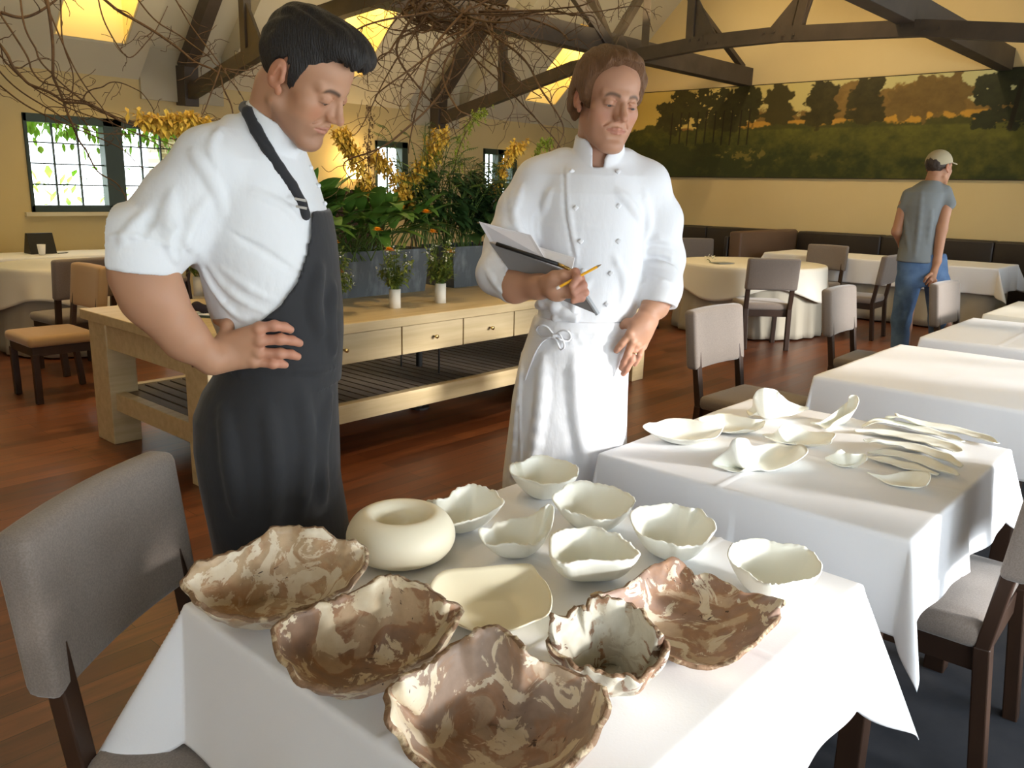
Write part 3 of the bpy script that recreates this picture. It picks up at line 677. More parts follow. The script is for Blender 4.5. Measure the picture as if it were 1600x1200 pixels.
# ---------------------------------------------------------------- ceramics
M['porc'] = mat('matt_porcelain', (.91, .91, .82), .34, .5, bump=(60, .05, .002, I3))
M['cream'] = mat('cream_glaze', (.86, .80, .60), .35, .5)
def claymat(name, seed, c1, c2, c3, lo=.50, orange=(.42, .22, .11)):
    m = bpy.data.materials.new(name); m.use_nodes = True; nt = m.node_tree; b = nt.nodes['Principled BSDF']
    b.inputs['Roughness'].default_value = .42; b.inputs['Specular IOR Level'].default_value = .45
    L = nt.links.new; tc = nt.nodes.new('ShaderNodeTexCoord')
    mp = nd(nt, 'ShaderNodeMapping'); mp.inputs['Location'].default_value = (seed * 3.1, seed * 1.7, seed)
    L(tc.outputs['Object'], mp.inputs[0])
    n1 = nd(nt, 'ShaderNodeTexNoise', Scale=15.0, Detail=8.0, Roughness=.62, Distortion=1.0)
    n2 = nd(nt, 'ShaderNodeTexNoise', Scale=8.0, Detail=6.0, Roughness=.6, Distortion=1.2)
    n3 = nd(nt, 'ShaderNodeTexNoise', Scale=45.0, Detail=5.0)
    for n in (n1, n2, n3): L(mp.outputs[0], n.inputs[0])
    def rng(n, a, c_): r = nd(nt, 'ShaderNodeMapRange'); r.inputs[1].default_value = a; r.inputs[2].default_value = c_; L(n.outputs[0], r.inputs[0]); return r
    def mix(f, a, c_, t='MIX'):
        x = nd(nt, 'ShaderNodeMixRGB', blend_type=t)
        if hasattr(f, 'outputs'): L(f.outputs[0], x.inputs[0])
        else: x.inputs[0].default_value = f
        for k, v in ((1, a), (2, c_)):
            if hasattr(v, 'outputs'): L(v.outputs[0], x.inputs[k])
            else: x.inputs[k].default_value = (*v, 1)
        return x
    base = mix(rng(n2, .42, .62), c1, orange)
    p1 = mix(rng(n2, .54, .57), base, c3)
    p2 = mix(rng(n1, lo, lo + .02), p1, c2)
    n4 = nd(nt, 'ShaderNodeTexNoise', Scale=26.0, Detail=8.0, Roughness=.7, Distortion=1.8); L(mp.outputs[0], n4.inputs[0])
    p3 = mix(rng(n4, .655, .675), p2, (.07, .04, .03))
    sp = mix(.35, p3, n3, 'OVERLAY'); L(sp.outputs[0], b.inputs['Base Color'])
    bp = nd(nt, 'ShaderNodeBump', Strength=.35, Distance=.004); L(n1.outputs[0], bp.inputs['Height']); L(bp.outputs[0], b.inputs['Normal'])
    return m
M['rimclay'] = mat('torn_clay_edge', (.24, .145, .085), .6, .3, noise=(45, (.60, .48, .32), .50, .62, I3), bump=(90, .8, .006, I3))
def bowl(name, label, cat, crop, pts, m, th=.003, e=.62, jag=.0, group=None, base=None, bh=0., parts=None, flat=.30, seed=0, zt=ZT, rimmat=None, nr=22, ns=144, rough=0.):
    ox, oy, s = crop; rg = random.Random(seed)
    P = [Pz(ox + s * x, oy + s * y, zt + .004 + h) for x, y, h in pts]
    P = np.array(P); k = len(P); per = max(4, ns // k); out = []
    for i in range(k):
        a, b, c, d = P[(i - 1) % k], P[i], P[(i + 1) % k], P[(i + 2) % k]
        for j in range(per):
            t = j / per; out.append(.5 * (2 * b + (c - a) * t + (2 * a - 5 * b + 4 * c - d) * t * t + (3 * b - a - 3 * c + d) * t ** 3))
    R = np.array(out); n = len(R); ctr = R.mean(0)
    if base is not None: ctr = Pz(ox + s * base[0], oy + s * base[1], zt)
    ctr = np.array([ctr[0], ctr[1], zt])
    ph = [rg.uniform(0, 6.28) for _ in range(6)]
    ang = np.arange(n) * 2 * pi / n
    RS = R.copy()
    for _ in range(10): RS = .5 * RS + .25 * np.roll(RS, max(1, per // 2), 0) + .25 * np.roll(RS, -max(1, per // 2), 0)
    if jag:
        jn = np.array([rg.uniform(-1, 1) for _ in range(n)]); jn = .5 * jn + .5 * np.roll(jn, 1); low = np.array([rg.uniform(-1, 1) for _ in range(n // 5 + 2)]); low = np.interp(np.arange(n) / 5, range(len(low)), low); low[-5:] = np.linspace(low[-6], low[0], 5)
        R[:, 2] += jag * (jn * .7 + low * .9); R[:, :2] += (R[:, :2] - ctr[:2]) * (jag * 3.5 * (jn * .4 + low * .6))[:, None]
    V = []; m_ = nr
    V.append((0, 0, bh + .001))
    for i in range(1, m_ + 1):
        t = i / m_
        if t < flat: g = t; z = 0
        else:
            q = (t - flat) / (1 - flat); w = pi / 2 * e
            g = flat + (1 - flat) * (sin(q * w) / sin(w)); z = (1 - cos(q * w)) / (1 - cos(w))
        for j in range(n):
            kk = t ** 3.2; d = RS[j] * (1 - kk) + R[j] * kk - ctr; wob = 1 + .02 * sin(ang[j] * 3 + ph[2] + t * 2) * sin(t * pi)
            nz_ = rough * (sin(ang[j] * 9 + t * 13 + ph[3]) + sin(ang[j] * 17 - t * 21 + ph[4])) * .5 * t * (1 - .3 * t)
            x, y = d[0] * g * wob * (1 + nz_ * 2), d[1] * g * wob * (1 + nz_ * 2)
            V.append((x, y, max(.001, bh * (1 - z) + (d[2]) * z + nz_ * .05 * (z > 0))))
    Fc = [(0, 1 + j, 1 + (j + 1) % n) for j in range(n)]
    for i in range(m_ - 1):
        b = 1 + i * n; Fc += [(b + j, b + n + j, b + n + (j + 1) % n, b + (j + 1) % n) for j in range(n)]
    o = mesh_obj(name, V, Fc, [m, rimmat] if rimmat else m, None, True)
    o.location = ctr + (0, 0, .004 + th)
    so_ = o.modifiers.new('t', 'SOLIDIFY'); so_.thickness = th; so_.offset = -1 if _ccw(R) else 1
    if rimmat: so_.material_offset_rim = 1
    return tag(o, label, cat, group)
def _ccw(R):
    x, y = R[:, 0], R[:, 1]; return (x * np.roll(y, -1) - y * np.roll(x, -1)).sum() > 0
c4 = (270, 800, .3); c5 = (580, 860, .3); c6 = (840, 860, .25); c1 = (540, 700, .2); c2 = (780, 700, .2); c3 = (980, 760, .2)
H_ = lambda L, h: [(x, y, h) for x, y in L]
bro = ((.29, .185, .125), (.72, .61, .43), (.50, .36, .23))
bowl('clay_bowl', 'big brown clay bowl with a pale inside, leftmost on the nearest table', 'bowl', c4,
     H_([(70, 390), (110, 470)], .085) + H_([(190, 530), (300, 560), (480, 572), (620, 545), (740, 505), (880, 435)], .075) + H_([(965, 350), (1000, 230)], .095) +
     H_([(930, 190), (860, 180)], .11) + H_([(780, 122), (700, 122), (620, 105), (510, 120)], .13) + H_([(430, 180), (340, 240), (210, 285), (130, 300)], .11),
     claymat('clay_pale_inside', 1, (.50, .36, .22), (.72, .62, .46), (.58, .44, .29), .50), .008, .66, .0045, 'torn-edged brown clay bowls', seed=1, rimmat=M['rimclay'], rough=.02, base=(520, 480), flat=.2)
bowl('clay_bowl', 'brown clay bowl with many cream patches, in front of the white ring-shaped pot', 'bowl', c4,
     H_([(540, 650)], .085) + H_([(570, 780), (640, 880), (740, 930), (880, 950), (1000, 935), (1140, 885), (1290, 795)], .075) + H_([(1400, 690), (1470, 600), (1488, 525)], .10) +
     H_([(1420, 495), (1330, 420), (1250, 395), (1180, 372), (1110, 372), (1040, 415)], .12) + H_([(930, 470), (860, 490), (780, 505), (690, 550), (600, 595)], .10),
     claymat('clay_patched', 3, *bro, .525), .008, .66, .0045, 'torn-edged brown clay bowls', seed=2, rimmat=M['rimclay'], rough=.02, flat=.2, base=(1000, 790))
bowl('clay_bowl', 'largest brown and cream clay bowl, cut by the bottom of the picture', 'bowl', c5,
     H_([(85, 770), (105, 890)], .10) + H_([(165, 1010), (250, 1130), (400, 1220), (600, 1260), (800, 1240), (1000, 1170)], .08) + H_([(1120, 1060), (1185, 920), (1205, 780)], .10) +
     H_([(1140, 715), (1040, 685), (900, 640)], .10) + H_([(800, 570), (725, 500), (680, 458), (600, 448), (530, 472)], .145) + H_([(450, 540), (350, 605), (250, 670), (160, 725)], .12),
     claymat('clay_grey_brown', 7, (.36, .265, .205), (.74, .64, .48), (.50, .38, .27), .53), .009, .66, .0050, 'torn-edged brown clay bowls', seed=3, rimmat=M['rimclay'], rough=.02, flat=.2, base=(640, 950))
bowl('clay_bowl', 'small deep clay bowl with a jagged torn rim, leaning against the flat brown platter', 'bowl', c6,
     H_([(75, 610)], .085) + H_([(150, 690), (240, 762), (330, 772), (430, 822), (540, 805), (640, 832), (710, 745)], .075) + H_([(780, 690), (797, 610)], .085) +
     H_([(750, 555), (690, 500), (630, 430), (560, 385)], .11) + H_([(490, 350), (400, 338), (345, 345), (305, 420), (262, 412), (200, 445), (120, 462), (88, 500)], .125),
     claymat('clay_deep', 12, (.20, .12, .085), (.60, .56, .46), (.50, .44, .34), .46), .007, .86, .006, 'torn-edged brown clay bowls', seed=4, rimmat=M['rimclay'], rough=.03, flat=.25, base=(440, 720))
bowl('clay_platter', 'flat square-cornered brown clay platter with pale centre at the right of the nearest table', 'platter', c6,
     H_([(335, 330)], .045) + H_([(420, 312), (520, 265), (610, 215), (700, 130), (780, 95), (850, 83)], .055) + H_([(920, 130), (970, 175), (1060, 185), (1180, 240), (1270, 290), (1390, 312)], .04) + H_([(1500, 340), (1532, 372)], .065) +
     H_([(1490, 450), (1400, 560), (1300, 650), (1220, 700)], .04) + H_([(1130, 752), (1000, 757), (880, 722), (780, 680)], .02) + H_([(650, 610), (520, 500), (410, 400)], .03),
     claymat('clay_platter', 16, (.34, .22, .165), (.74, .66, .52), (.56, .42, .29), .54), .007, .5, .003, 'torn-edged brown clay bowls', seed=5, rimmat=M['rimclay'], rough=.02, flat=.3)
G = 'white porcelain bowls on the nearest table'
def wb(label, crop, pts, e=.72, jag=.0030, seed=0, base=None, flat=.25, th=.003, name='porcelain_bowl', cat='bowl', m='porc', **k):
    return bowl(name, label, cat, crop, pts, M[m], th, e, jag, G, seed=seed, base=base, flat=flat, **k)
wb('open white bowl with a torn peak on its far rim, behind the white ring-shaped pot', c1, H_([(625, 447)], .040) + H_([(700, 425), (800, 400), (850, 360)], .06) + H_([(900, 330), (980, 302), (1060, 320), (1150, 350), (1200, 400)], .065) + H_([(1228, 458)], .06) + H_([(1100, 535), (1000, 580), (900, 602), (820, 612), (760, 597)], .04) + H_([(690, 545)], .03), seed=11)
wb('white boat-shaped bowl with one tall pointed end', c1, H_([(1050, 650)], .06) + H_([(1140, 650), (1180, 602), (1300, 575), (1420, 565)], .05) + H_([(1510, 515)], .065) + H_([(1560, 480), (1600, 468), (1622, 500)], .085) + H_([(1600, 640)], .06) + H_([(1560, 705), (1480, 772), (1400, 777), (1330, 765), (1230, 770), (1130, 777)], .04) + H_([(1070, 740)], .045), seed=12)
wb('shallow cream rounded dish in front of the white ring-shaped pot', c5, H_([(308, 215)], .035) + H_([(340, 150), (400, 117), (550, 105), (700, 92), (825, 88)], .04) + H_([(870, 140), (912, 190), (937, 260), (922, 342)], .035) + H_([(850, 382), (750, 422), (640, 447), (560, 438), (480, 412), (400, 370), (335, 300)], .022), e=.5, jag=.0004, seed=13, flat=.4, m='cream')
wb('white bowl farthest back on the nearest table, beside the older chef\'s apron', c2, H_([(85, 190), (110, 132)], .062) + H_([(180, 132), (250, 92), (340, 76), (440, 96), (540, 125)], .068) + H_([(600, 165), (612, 205)], .066) + H_([(595, 245), (520, 277), (400, 300), (310, 300), (230, 272), (150, 245)], .055), seed=14, e=.8)
wb('white bowl with a notched far rim, second from the back of the nearest table', c2, H_([(420, 412)], .062) + H_([(500, 342), (560, 290), (680, 280), (800, 300), (900, 325), (1000, 372)], .068) + H_([(1060, 430)], .066) + H_([(1030, 480), (930, 560), (830, 584), (740, 577), (640, 532), (540, 512), (480, 490)], .05), seed=15, e=.8)
wb('round white bowl with a scalloped rim, near the right corner table edge', c3, H_([(30, 235)], .07) + H_([(90, 180), (200, 170), (320, 158), (400, 163), (490, 195), (555, 190)], .072) + H_([(620, 250), (690, 330)], .07) + H_([(650, 400), (590, 462), (510, 487), (400, 490), (330, 467), (200, 437), (110, 402), (50, 330)], .055), seed=16, e=.82)
wb('white bowl with a cracked thick folded front lip, in the middle of the nearest table', c2, H_([(410, 860), (412, 760)], .065) + H_([(440, 710), (500, 680), (600, 660), (740, 652), (830, 690), (910, 705)], .07) + H_([(950, 750), (1020, 800), (1078, 855)], .066) + H_([(1050, 885), (960, 907), (850, 908), (700, 908), (600, 918), (520, 930), (440, 905)], .066), seed=17, e=.86, th=.006, flat=.3, base=(740, 950))
wb('oval white bowl nearest the bright right corner of the nearest table', c3, H_([(790, 555)], .066) + H_([(830, 482), (900, 447), (1060, 440), (1200, 465), (1340, 490)], .068) + H_([(1440, 540), (1500, 620), (1503, 690)], .064) + H_([(1430, 742), (1330, 762), (1210, 792), (1120, 792), (1060, 772), (960, 712), (850, 642)], .055), seed=18, e=.82)
# the ring-shaped pot
dc = Pz(627, 872, ZT)
prof = [(0, .040), (.022, .040), (.040, .048), (.050, .066), (.053, .080), (.058, .090), (.068, .096), (.080, .094), (.094, .084), (.105, .068), (.110, .050), (.107, .032), (.095, .014), (.075, .003), (.055, .0), (0, .0)]
pr = crom([(r, 0, z) for r, z in prof], 5)
o = MB().lathe([(max(0, p[0]), p[2]) for p in pr], n=72).obj('ring_pot', mat('speckled_cream', (.86, .80, .62), .42, .45, noise=(60, (.45, .36, .22), .70, .74, (1, 1, .35))), smooth=True)
o.location = dc + (0, 0, .005); tag(o, 'plump cream ring-shaped pot with a sunken centre and tiny specks', 'pot')

# thin curled pieces on the second table
c7 = (990, 600, .2); c8 = (1240, 600, .2125)
def pc(label, crop, pts, seed, e=.5, name='porcelain_dish', cat='dish', **k):
    return bowl(name, label, cat, crop, pts, M['porc'], .0026, e, .0008, 'thin porcelain pieces on the second table', seed=seed, flat=.3, **k)
pc('shallow white dish at the left corner of the second table', c7, H_([(75, 350)], .035) + H_([(110, 320), (180, 315), (270, 285), (400, 285), (550, 310), (700, 320)], .045) + H_([(695, 365), (640, 430), (520, 447)], .03) + H_([(400, 452), (280, 440), (150, 400)], .024), 21)
pc('white leaf-like dish just behind the left corner dish on the second table', c7, H_([(500, 287)], .03) + H_([(600, 260), (700, 240), (850, 270), (950, 290)], .035) + H_([(1025, 300), (1015, 340)], .03) + H_([(960, 376), (860, 367), (780, 387), (690, 385), (600, 350)], .012), 22)
pc('curled white piece with a tall folded hump, farthest back on the second table', c7, [(885, 228, .005), (930, 190, .03), (938, 110, .08), (970, 60, .105), (1030, 45, .115), (1110, 62, .10), (1150, 100, .085), (1210, 150, .05), (1300, 185, .03), (1368, 205, .025), (1290, 240, .012), (1210, 267, .004), (1120, 245, .015), (1020, 185, .045), (960, 235, .018), (905, 266, .0)], 23, e=.45, bh=.004)
pc('white dish with a folded left flap in the middle of the second table', c7, [(1005, 410, .015), (1085, 400, .015), (1130, 370, .045), (1180, 325, .05), (1280, 340, .04), (1340, 375, .028), (1420, 390, .028), (1568, 400, .04), (1545, 450, .03), (1530, 482, .018), (1400, 487, .006), (1250, 485, .0), (1120, 465, .003), (1060, 440, .006)], 24)
pc('wavy white shell-like dish with a raised knob, front of the second table', c7, [(610, 640, .008), (680, 570, .035), (735, 525, .06), (765, 460, .095), (830, 438, .105), (890, 450, .085), (930, 500, .045), (1020, 490, .03), (1110, 475, .028), (1220, 500, .028), (1310, 485, .035), (1357, 540, .045), (1300, 600, .028), (1180, 660, .01), (1060, 697, .0), (960, 670, .008), (870, 677, .012), (820, 702, .0), (740, 692, .0), (680, 672, .0)], 25, e=.45)
pc('slender white S-curved piece rearing up on the second table', c8, [(122, 296, .004), (190, 298, .006), (290, 232, .03), (370, 165, .05), (405, 130, .07), (415, 97, .085), (460, 100, .085), (475, 140, .075), (450, 195, .05), (380, 240, .028), (300, 290, .012), (240, 342, .0), (190, 318, .0)], 26, e=.4, name='porcelain_curl', cat='curl')
pc('small cupped white curl between the shell dish and the long strips', c8, [(225, 560, .005), (290, 530, .025), (340, 497, .04), (385, 520, .03), (420, 530, .035), (515, 530, .035), (535, 565, .03), (505, 603, .012), (460, 600, .008), (380, 622, .0), (290, 598, .0)], 27, name='porcelain_curl', cat='curl', e=.5)
pc('white canoe-shaped sliver nearest the front edge of the second table', c8, [(540, 665, .012), (660, 685, .008), (800, 660, .02), (900, 655, .028), (980, 665, .035), (1002, 695, .035), (980, 750, .022), (940, 772, .01), (850, 770, .004), (720, 755, .0), (620, 715, .0)], 28, name='porcelain_curl', cat='curl')
def strip(label, pts, seed):
    """long curved sliver: (x, y, height, half width in metres) along its length"""
    P = [(*Pz(1240 + .2125 * x, 600 + .2125 * y, ZT + .004 + h), w) for x, y, h, w in pts]
    Q = crom([p[:3] for p in P], 10); Wd = np.interp(np.linspace(0, len(P) - 1, len(Q)), range(len(P)), [p[3] for p in P])
    c = np.array([Q[:, 0].mean(), Q[:, 1].mean(), ZT]); V = []; n = 11
    for i, q in enumerate(Q):
        t = Q[min(i + 1, len(Q) - 1)] - Q[max(i - 1, 0)]; t /= np.linalg.norm(t); sd = np.cross(t, (0, 0, 1.)); sd /= np.linalg.norm(sd)
        f = i / (len(Q) - 1); wd = Wd[i] * min(1, (sin(pi * min(max(f, .02), .98))) ** .35)
        for k in range(n):
            s = k / (n - 1) * 2 - 1
            p = q + sd * s * wd; z = p[2] + .007 * s * s * min(1, wd / .02) + .0015 * sin(i * .5 + seed + s * 2)
            V.append((p[0] - c[0], p[1] - c[1], z - c[2]))
    Fc = [(i * n + k, i * n + k + 1, (i + 1) * n + k + 1, (i + 1) * n + k) for i in range(len(Q) - 1) for k in range(n - 1)]
    o = mesh_obj('porcelain_strip', V, Fc, M['porc'], None, True); o.location = c + (0, 0, .003)
    s_ = o.modifiers.new('t', 'SOLIDIFY'); s_.thickness = .0026; s_.offset = 1
    tag(o, label, 'strip', 'long thin porcelain strips on the second table')
strip('longest porcelain strip, lying farthest back with a peaked left end', [(690, 285, 0.01, 0.0315), (755, 250, 0.035, 0.0385), (900, 300, 0.012, 0.0385), (1150, 350, 0.003, 0.035), (1350, 400, 0.003, 0.035), (1490, 450, 0.01, 0.028)], 1)
strip('porcelain strip with a humped left tip, second from the back', [(500, 325, 0.006, 0.014), (620, 290, 0.025, 0.0315), (800, 320, 0.01, 0.035), (1000, 370, 0.004, 0.0315), (1150, 410, 0.003, 0.0245), (1245, 436, 0.01, 0.0175)], 2)
strip('broad porcelain strip with a sharp left point, third from the back', [(445, 355, 0.01, 0.0105), (600, 370, 0.003, 0.0315), (800, 400, 0.002, 0.0385), (1000, 440, 0.003, 0.042), (1120, 480, 0.004, 0.0455), (1205, 515, 0.01, 0.0455)], 3)
strip('porcelain strip whose thick left end curls upright', [(535, 435, 0.04, 0.0315), (620, 445, 0.018, 0.028), (800, 470, 0.003, 0.0315), (1000, 520, 0.003, 0.035), (1120, 570, 0.006, 0.0315), (1230, 620, 0.004, 0.021)], 4)
strip('porcelain strip with a dark gap beside it, fifth from the back', [(545, 520, 0.003, 0.021), (700, 530, 0.006, 0.0315), (900, 570, 0.006, 0.035), (1050, 630, 0.006, 0.035), (1195, 685, 0.01, 0.0315)], 5)
strip('short porcelain strip tucked under the others near the canoe-shaped sliver', [(535, 550, 0.002, 0.0175), (680, 585, 0.002, 0.028), (850, 630, 0.002, 0.0315), (1060, 682, 0.003, 0.021)], 6)
# ---------------------------------------------------------------- figures: smooth distance fields meshed with surface nets
def Cf(px, py, fw):       # heading-frame point on the plane y = fw
    d = M0.T @ np.array([(px - 800) / F, (py - 600) / F, 1.]); return np.array([0, 0, H]) + d * fw / d[1]
V3 = lambda *a: np.array(a, float)
class Fld:
    def __init__(s, lo, hi, h):
        s.lo = np.array(lo, float); s.h = h; s.n = np.ceil((np.array(hi) - s.lo) / h).astype(int) + 1
        s.ax = [s.lo[i] + h * np.arange(s.n[i]) for i in range(3)]
        s.D = np.full(s.n, .3, np.float32)
    def blk(s, lo, hi):
        a = np.clip(np.floor((np.array(lo) - s.lo) / s.h).astype(int), 0, s.n); b = np.clip(np.ceil((np.array(hi) - s.lo) / s.h).astype(int) + 1, 0, s.n)
        if (b <= a).any(): return None
        sl = tuple(slice(a[i], b[i]) for i in range(3))
        return sl, s.ax[0][sl[0]][:, None, None], s.ax[1][sl[1]][None, :, None], s.ax[2][sl[2]][None, None, :]
    def put(s, sl, d, k, op):
        A = s.D[sl]; d = d.astype(np.float32)
        if op == 'add':
            h = np.clip(.5 + .5 * (A - d) / k, 0, 1); s.D[sl] = A * (1 - h) + d * h - k * h * (1 - h)
        elif op == 'sub':
            h = np.clip(.5 - .5 * (A + d) / k, 0, 1); s.D[sl] = A * (1 - h) - d * h + k * h * (1 - h)
    def ell(s, c, r, k=.01, R=None, op='add'):
        c = V3(*c); r = V3(*r) if not np.isscalar(r) else V3(r, r, r); m = r.max() + k * 1.5 + .004
        b = s.blk(c - m, c + m)
        if b is None: return s
        sl, X, Y, Z = b; X = X - c[0]; Y = Y - c[1]; Z = Z - c[2]
        if R is not None: X, Y, Z = (X * R[0][i] + Y * R[1][i] + Z * R[2][i] for i in range(3))
        k0 = np.sqrt((X / r[0]) ** 2 + (Y / r[1]) ** 2 + (Z / r[2]) ** 2); k1 = np.sqrt((X / r[0] ** 2) ** 2 + (Y / r[1] ** 2) ** 2 + (Z / r[2] ** 2) ** 2)
        s.put(sl, k0 * (k0 - 1) / (k1 + 1e-6), k, op); return s
    def seg(s, a, b_, ra, rb=None, k=.01, w=None, f=1., op='add'):
        rb = ra if rb is None else rb; a = V3(*a); b_ = V3(*b_); m = max(ra, rb) / min(1, f) + k * 1.5 + .004
        b = s.blk(np.minimum(a, b_) - m, np.maximum(a, b_) + m)
        if b is None: return s
        sl, X, Y, Z = b; d = b_ - a; L2 = d @ d + 1e-12
        X = X - a[0]; Y = Y - a[1]; Z = Z - a[2]
        t = np.clip((X * d[0] + Y * d[1] + Z * d[2]) / L2, 0, 1)
        X = X - t * d[0]; Y = Y - t * d[1]; Z = Z - t * d[2]
        if w is not None:
            w = V3(*w); w /= np.linalg.norm(w); q = (X * w[0] + Y * w[1] + Z * w[2]) * (1 / f - 1)
            X = X + q * w[0]; Y = Y + q * w[1]; Z = Z + q * w[2]
        s.put(sl, (np.sqrt(X * X + Y * Y + Z * Z) - (ra + (rb - ra) * t)) * (f if w is not None and f < 1 else 1), k, op); return s
    def chain(s, P, R, k=.01, **kw):
        for i in range(len(P) - 1): s.seg(P[i], P[i + 1], R[i], R[i + 1], k, **kw)
        return s
    def loft(s, rows, k=.02, power=2.0, op='add'):
        """rows: (z, cx, cy, rx, ry, rot)"""
        rows = sorted(rows); A = np.array(rows, float); z0, z1 = A[0, 0], A[-1, 0]; m = A[:, 3:5].max() + .05
        b = s.blk((A[:, 1].min() - m, A[:, 2].min() - m, z0 - .06), (A[:, 1].max() + m, A[:, 2].max() + m, z1 + .06))
        if b is None: return s
        sl, X, Y, Z = b; zz = Z.ravel()
        q = [np.interp(zz, A[:, 0], A[:, i])[None, None, :] for i in range(1, 6)]
        x = X - q[0]; y = Y - q[1]; c, sn = np.cos(q[4]), np.sin(q[4]); x, y = x * c + y * sn, -x * sn + y * c
        rr = (np.abs(x / q[2]) ** power + np.abs(y / q[3]) ** power) ** (1 / power)
        d = (rr - 1) * np.minimum(q[2], q[3]); cap = np.maximum(z0 - Z, Z - z1)
        d = np.where(cap > 0, np.sqrt(np.maximum(d, 0) ** 2 + cap ** 2), np.maximum(d, cap)); s.put(sl, d, k, op); return s
    def noise(s, amp, sc, seed=0, st=(1, 1, 1)):
        r = random.Random(seed); X, Y, Z = s.ax[0][:, None, None], s.ax[1][None, :, None], s.ax[2][None, None, :]; tot = 0
        for i in range(5):
            v = [r.gauss(0, 1) * st[j] for j in range(3)]; q = sc * (1 + .35 * i) / (sqrt(sum(a * a for a in v)) + .3)
            tot = tot + np.sin((X * v[0] + Y * v[1] + Z * v[2]) * q + r.uniform(0, 6)) / (1 + .3 * i)
        s.D = s.D + (amp * .45 * tot).astype(np.float32); return s
    def copy(s): c = Fld.__new__(Fld); c.__dict__.update(s.__dict__); c.D = s.D.copy(); return c
    def hit(s, px, py, off=0.):
        d = M0.T @ np.array([(px - 800) / F, (py - 600) / F, 1.]); d /= np.linalg.norm(d); o = np.array([0, 0, H])
        T = np.arange(.9, 9, s.h * .7)[:, None]; P = o + d * T; I = np.round((P - s.lo) / s.h).astype(int)
        ok = ((I >= 0) & (I < s.n)).all(1); I = I[ok]; P = P[ok]
        v = s.D[I[:, 0], I[:, 1], I[:, 2]]; w = np.where(v < 0)[0]
        if len(w) == 0: return P[np.argmin(v)] if len(P) else o + d * 2
        return P[w[0]] - d * off
    def fold(s, pts, r=.006, k=.012, op='add', off=None):
        off = (-r * .62 if op == 'add' else r * .55) if off is None else off; k = max(k, r * 2.2)
        q = np.array(pts, float); q = crom(np.c_[q, 0 * q[:, 0]], 4)[:, :2]; P = [s.hit(x, y, off) for x, y in q]; n = len(P)
        for i in range(n - 1):
            f = lambda t: max(.12, sin(pi * min(1, max(0, t)) * .94 + .09))
            s.seg(P[i], P[i + 1], r * f(i / (n - 1)), r * f((i + 1) / (n - 1)), k, op=op)
        return s
    def mesh(s):
        D = s.D; S = D < 0; n = D.shape
        c = np.zeros((n[0] - 1, n[1] - 1, n[2] - 1), np.int8)
        for i in (0, 1):
            for j in (0, 1):
                for k in (0, 1): c += S[i:n[0] - 1 + i, j:n[1] - 1 + j, k:n[2] - 1 + k]
        act = (c > 0) & (c < 8); idx = np.argwhere(act); m = len(idx)
        vid = -np.ones(c.shape, np.int64); vid[act] = np.arange(m)
        acc = np.zeros((m, 3)); cnt = np.zeros(m)
        corners = [(i, j, k) for i in (0, 1) for j in (0, 1) for k in (0, 1)]
        val = {q: D[idx[:, 0] + q[0], idx[:, 1] + q[1], idx[:, 2] + q[2]] for q in corners}
        for q in corners:
            for a in range(3):
                if q[a] == 0:
                    q2 = list(q); q2[a] = 1; q2 = tuple(q2); v0, v1 = val[q], val[q2]; cr = (v0 < 0) != (v1 < 0)
                    t = np.where(cr, v0 / (v0 - v1 + 1e-12), 0); p = np.tile(np.array(q, float), (m, 1)); p[:, a] = t
                    acc += p * cr[:, None]; cnt += cr
        V = s.lo + (idx + acc / np.maximum(cnt, 1)[:, None]) * s.h
        Fs = []
        for a in range(3):
            b, d = [(1, 2), (2, 0), (0, 1)][a]
            A0 = [slice(None)] * 3; A1 = [slice(None)] * 3; A0[a] = slice(0, -1); A1[a] = slice(1, None)
            cr = S[tuple(A0)] != S[tuple(A1)]; e = np.argwhere(cr)
            e = e[(e[:, b] > 0) & (e[:, d] > 0) & (e[:, b] < n[b] - 1) & (e[:, d] < n[d] - 1)]
            if not len(e): continue
            ins = S[e[:, 0], e[:, 1], e[:, 2]]; ub = np.eye(3, dtype=int)[b]; ud = np.eye(3, dtype=int)[d]
            g = lambda o: vid[tuple((e - o).T)]
            Q = np.stack([g(ub + ud), g(ud), g(0 * ub), g(ub)], 1); Q[~ins] = Q[~ins][:, ::-1]; Fs.append(Q)
        return V, np.concatenate(Fs) if Fs else np.zeros((0, 4), int)
def bbox(pts, m): A = np.array(pts); return A.min(0) - m, A.max(0) + m
def join(parts):
    V, Fq, K, n = [], [], [], 0
    for v, f, c in parts: V.append(v); Fq.append(f + n); K.append(c if c is not None else np.ones((len(v), 3))); n += len(v)
    return np.vstack(V), np.vstack(Fq), np.vstack(K)
def poly2(px, pz, P):      # signed distance to polygon in 2-D
    d = np.full(np.broadcast(px, pz).shape, 1e9); ins = np.zeros(d.shape, bool); n = len(P)
    for i in range(n):
        a, b = P[i], P[(i + 1) % n]; e = b - a; w0 = px - a[0]; w1 = pz - a[1]
        t = np.clip((w0 * e[0] + w1 * e[1]) / (e @ e), 0, 1); d = np.minimum(d, (w0 - e[0] * t) ** 2 + (w1 - e[1] * t) ** 2)
        c = ((a[1] <= pz) != (b[1] <= pz)); xx = a[0] + (pz - a[1]) / (e[1] if abs(e[1]) > 1e-9 else 1e-9) * e[0]; ins ^= c & (px < xx)
    d = np.sqrt(d); return np.where(ins, -d, d)

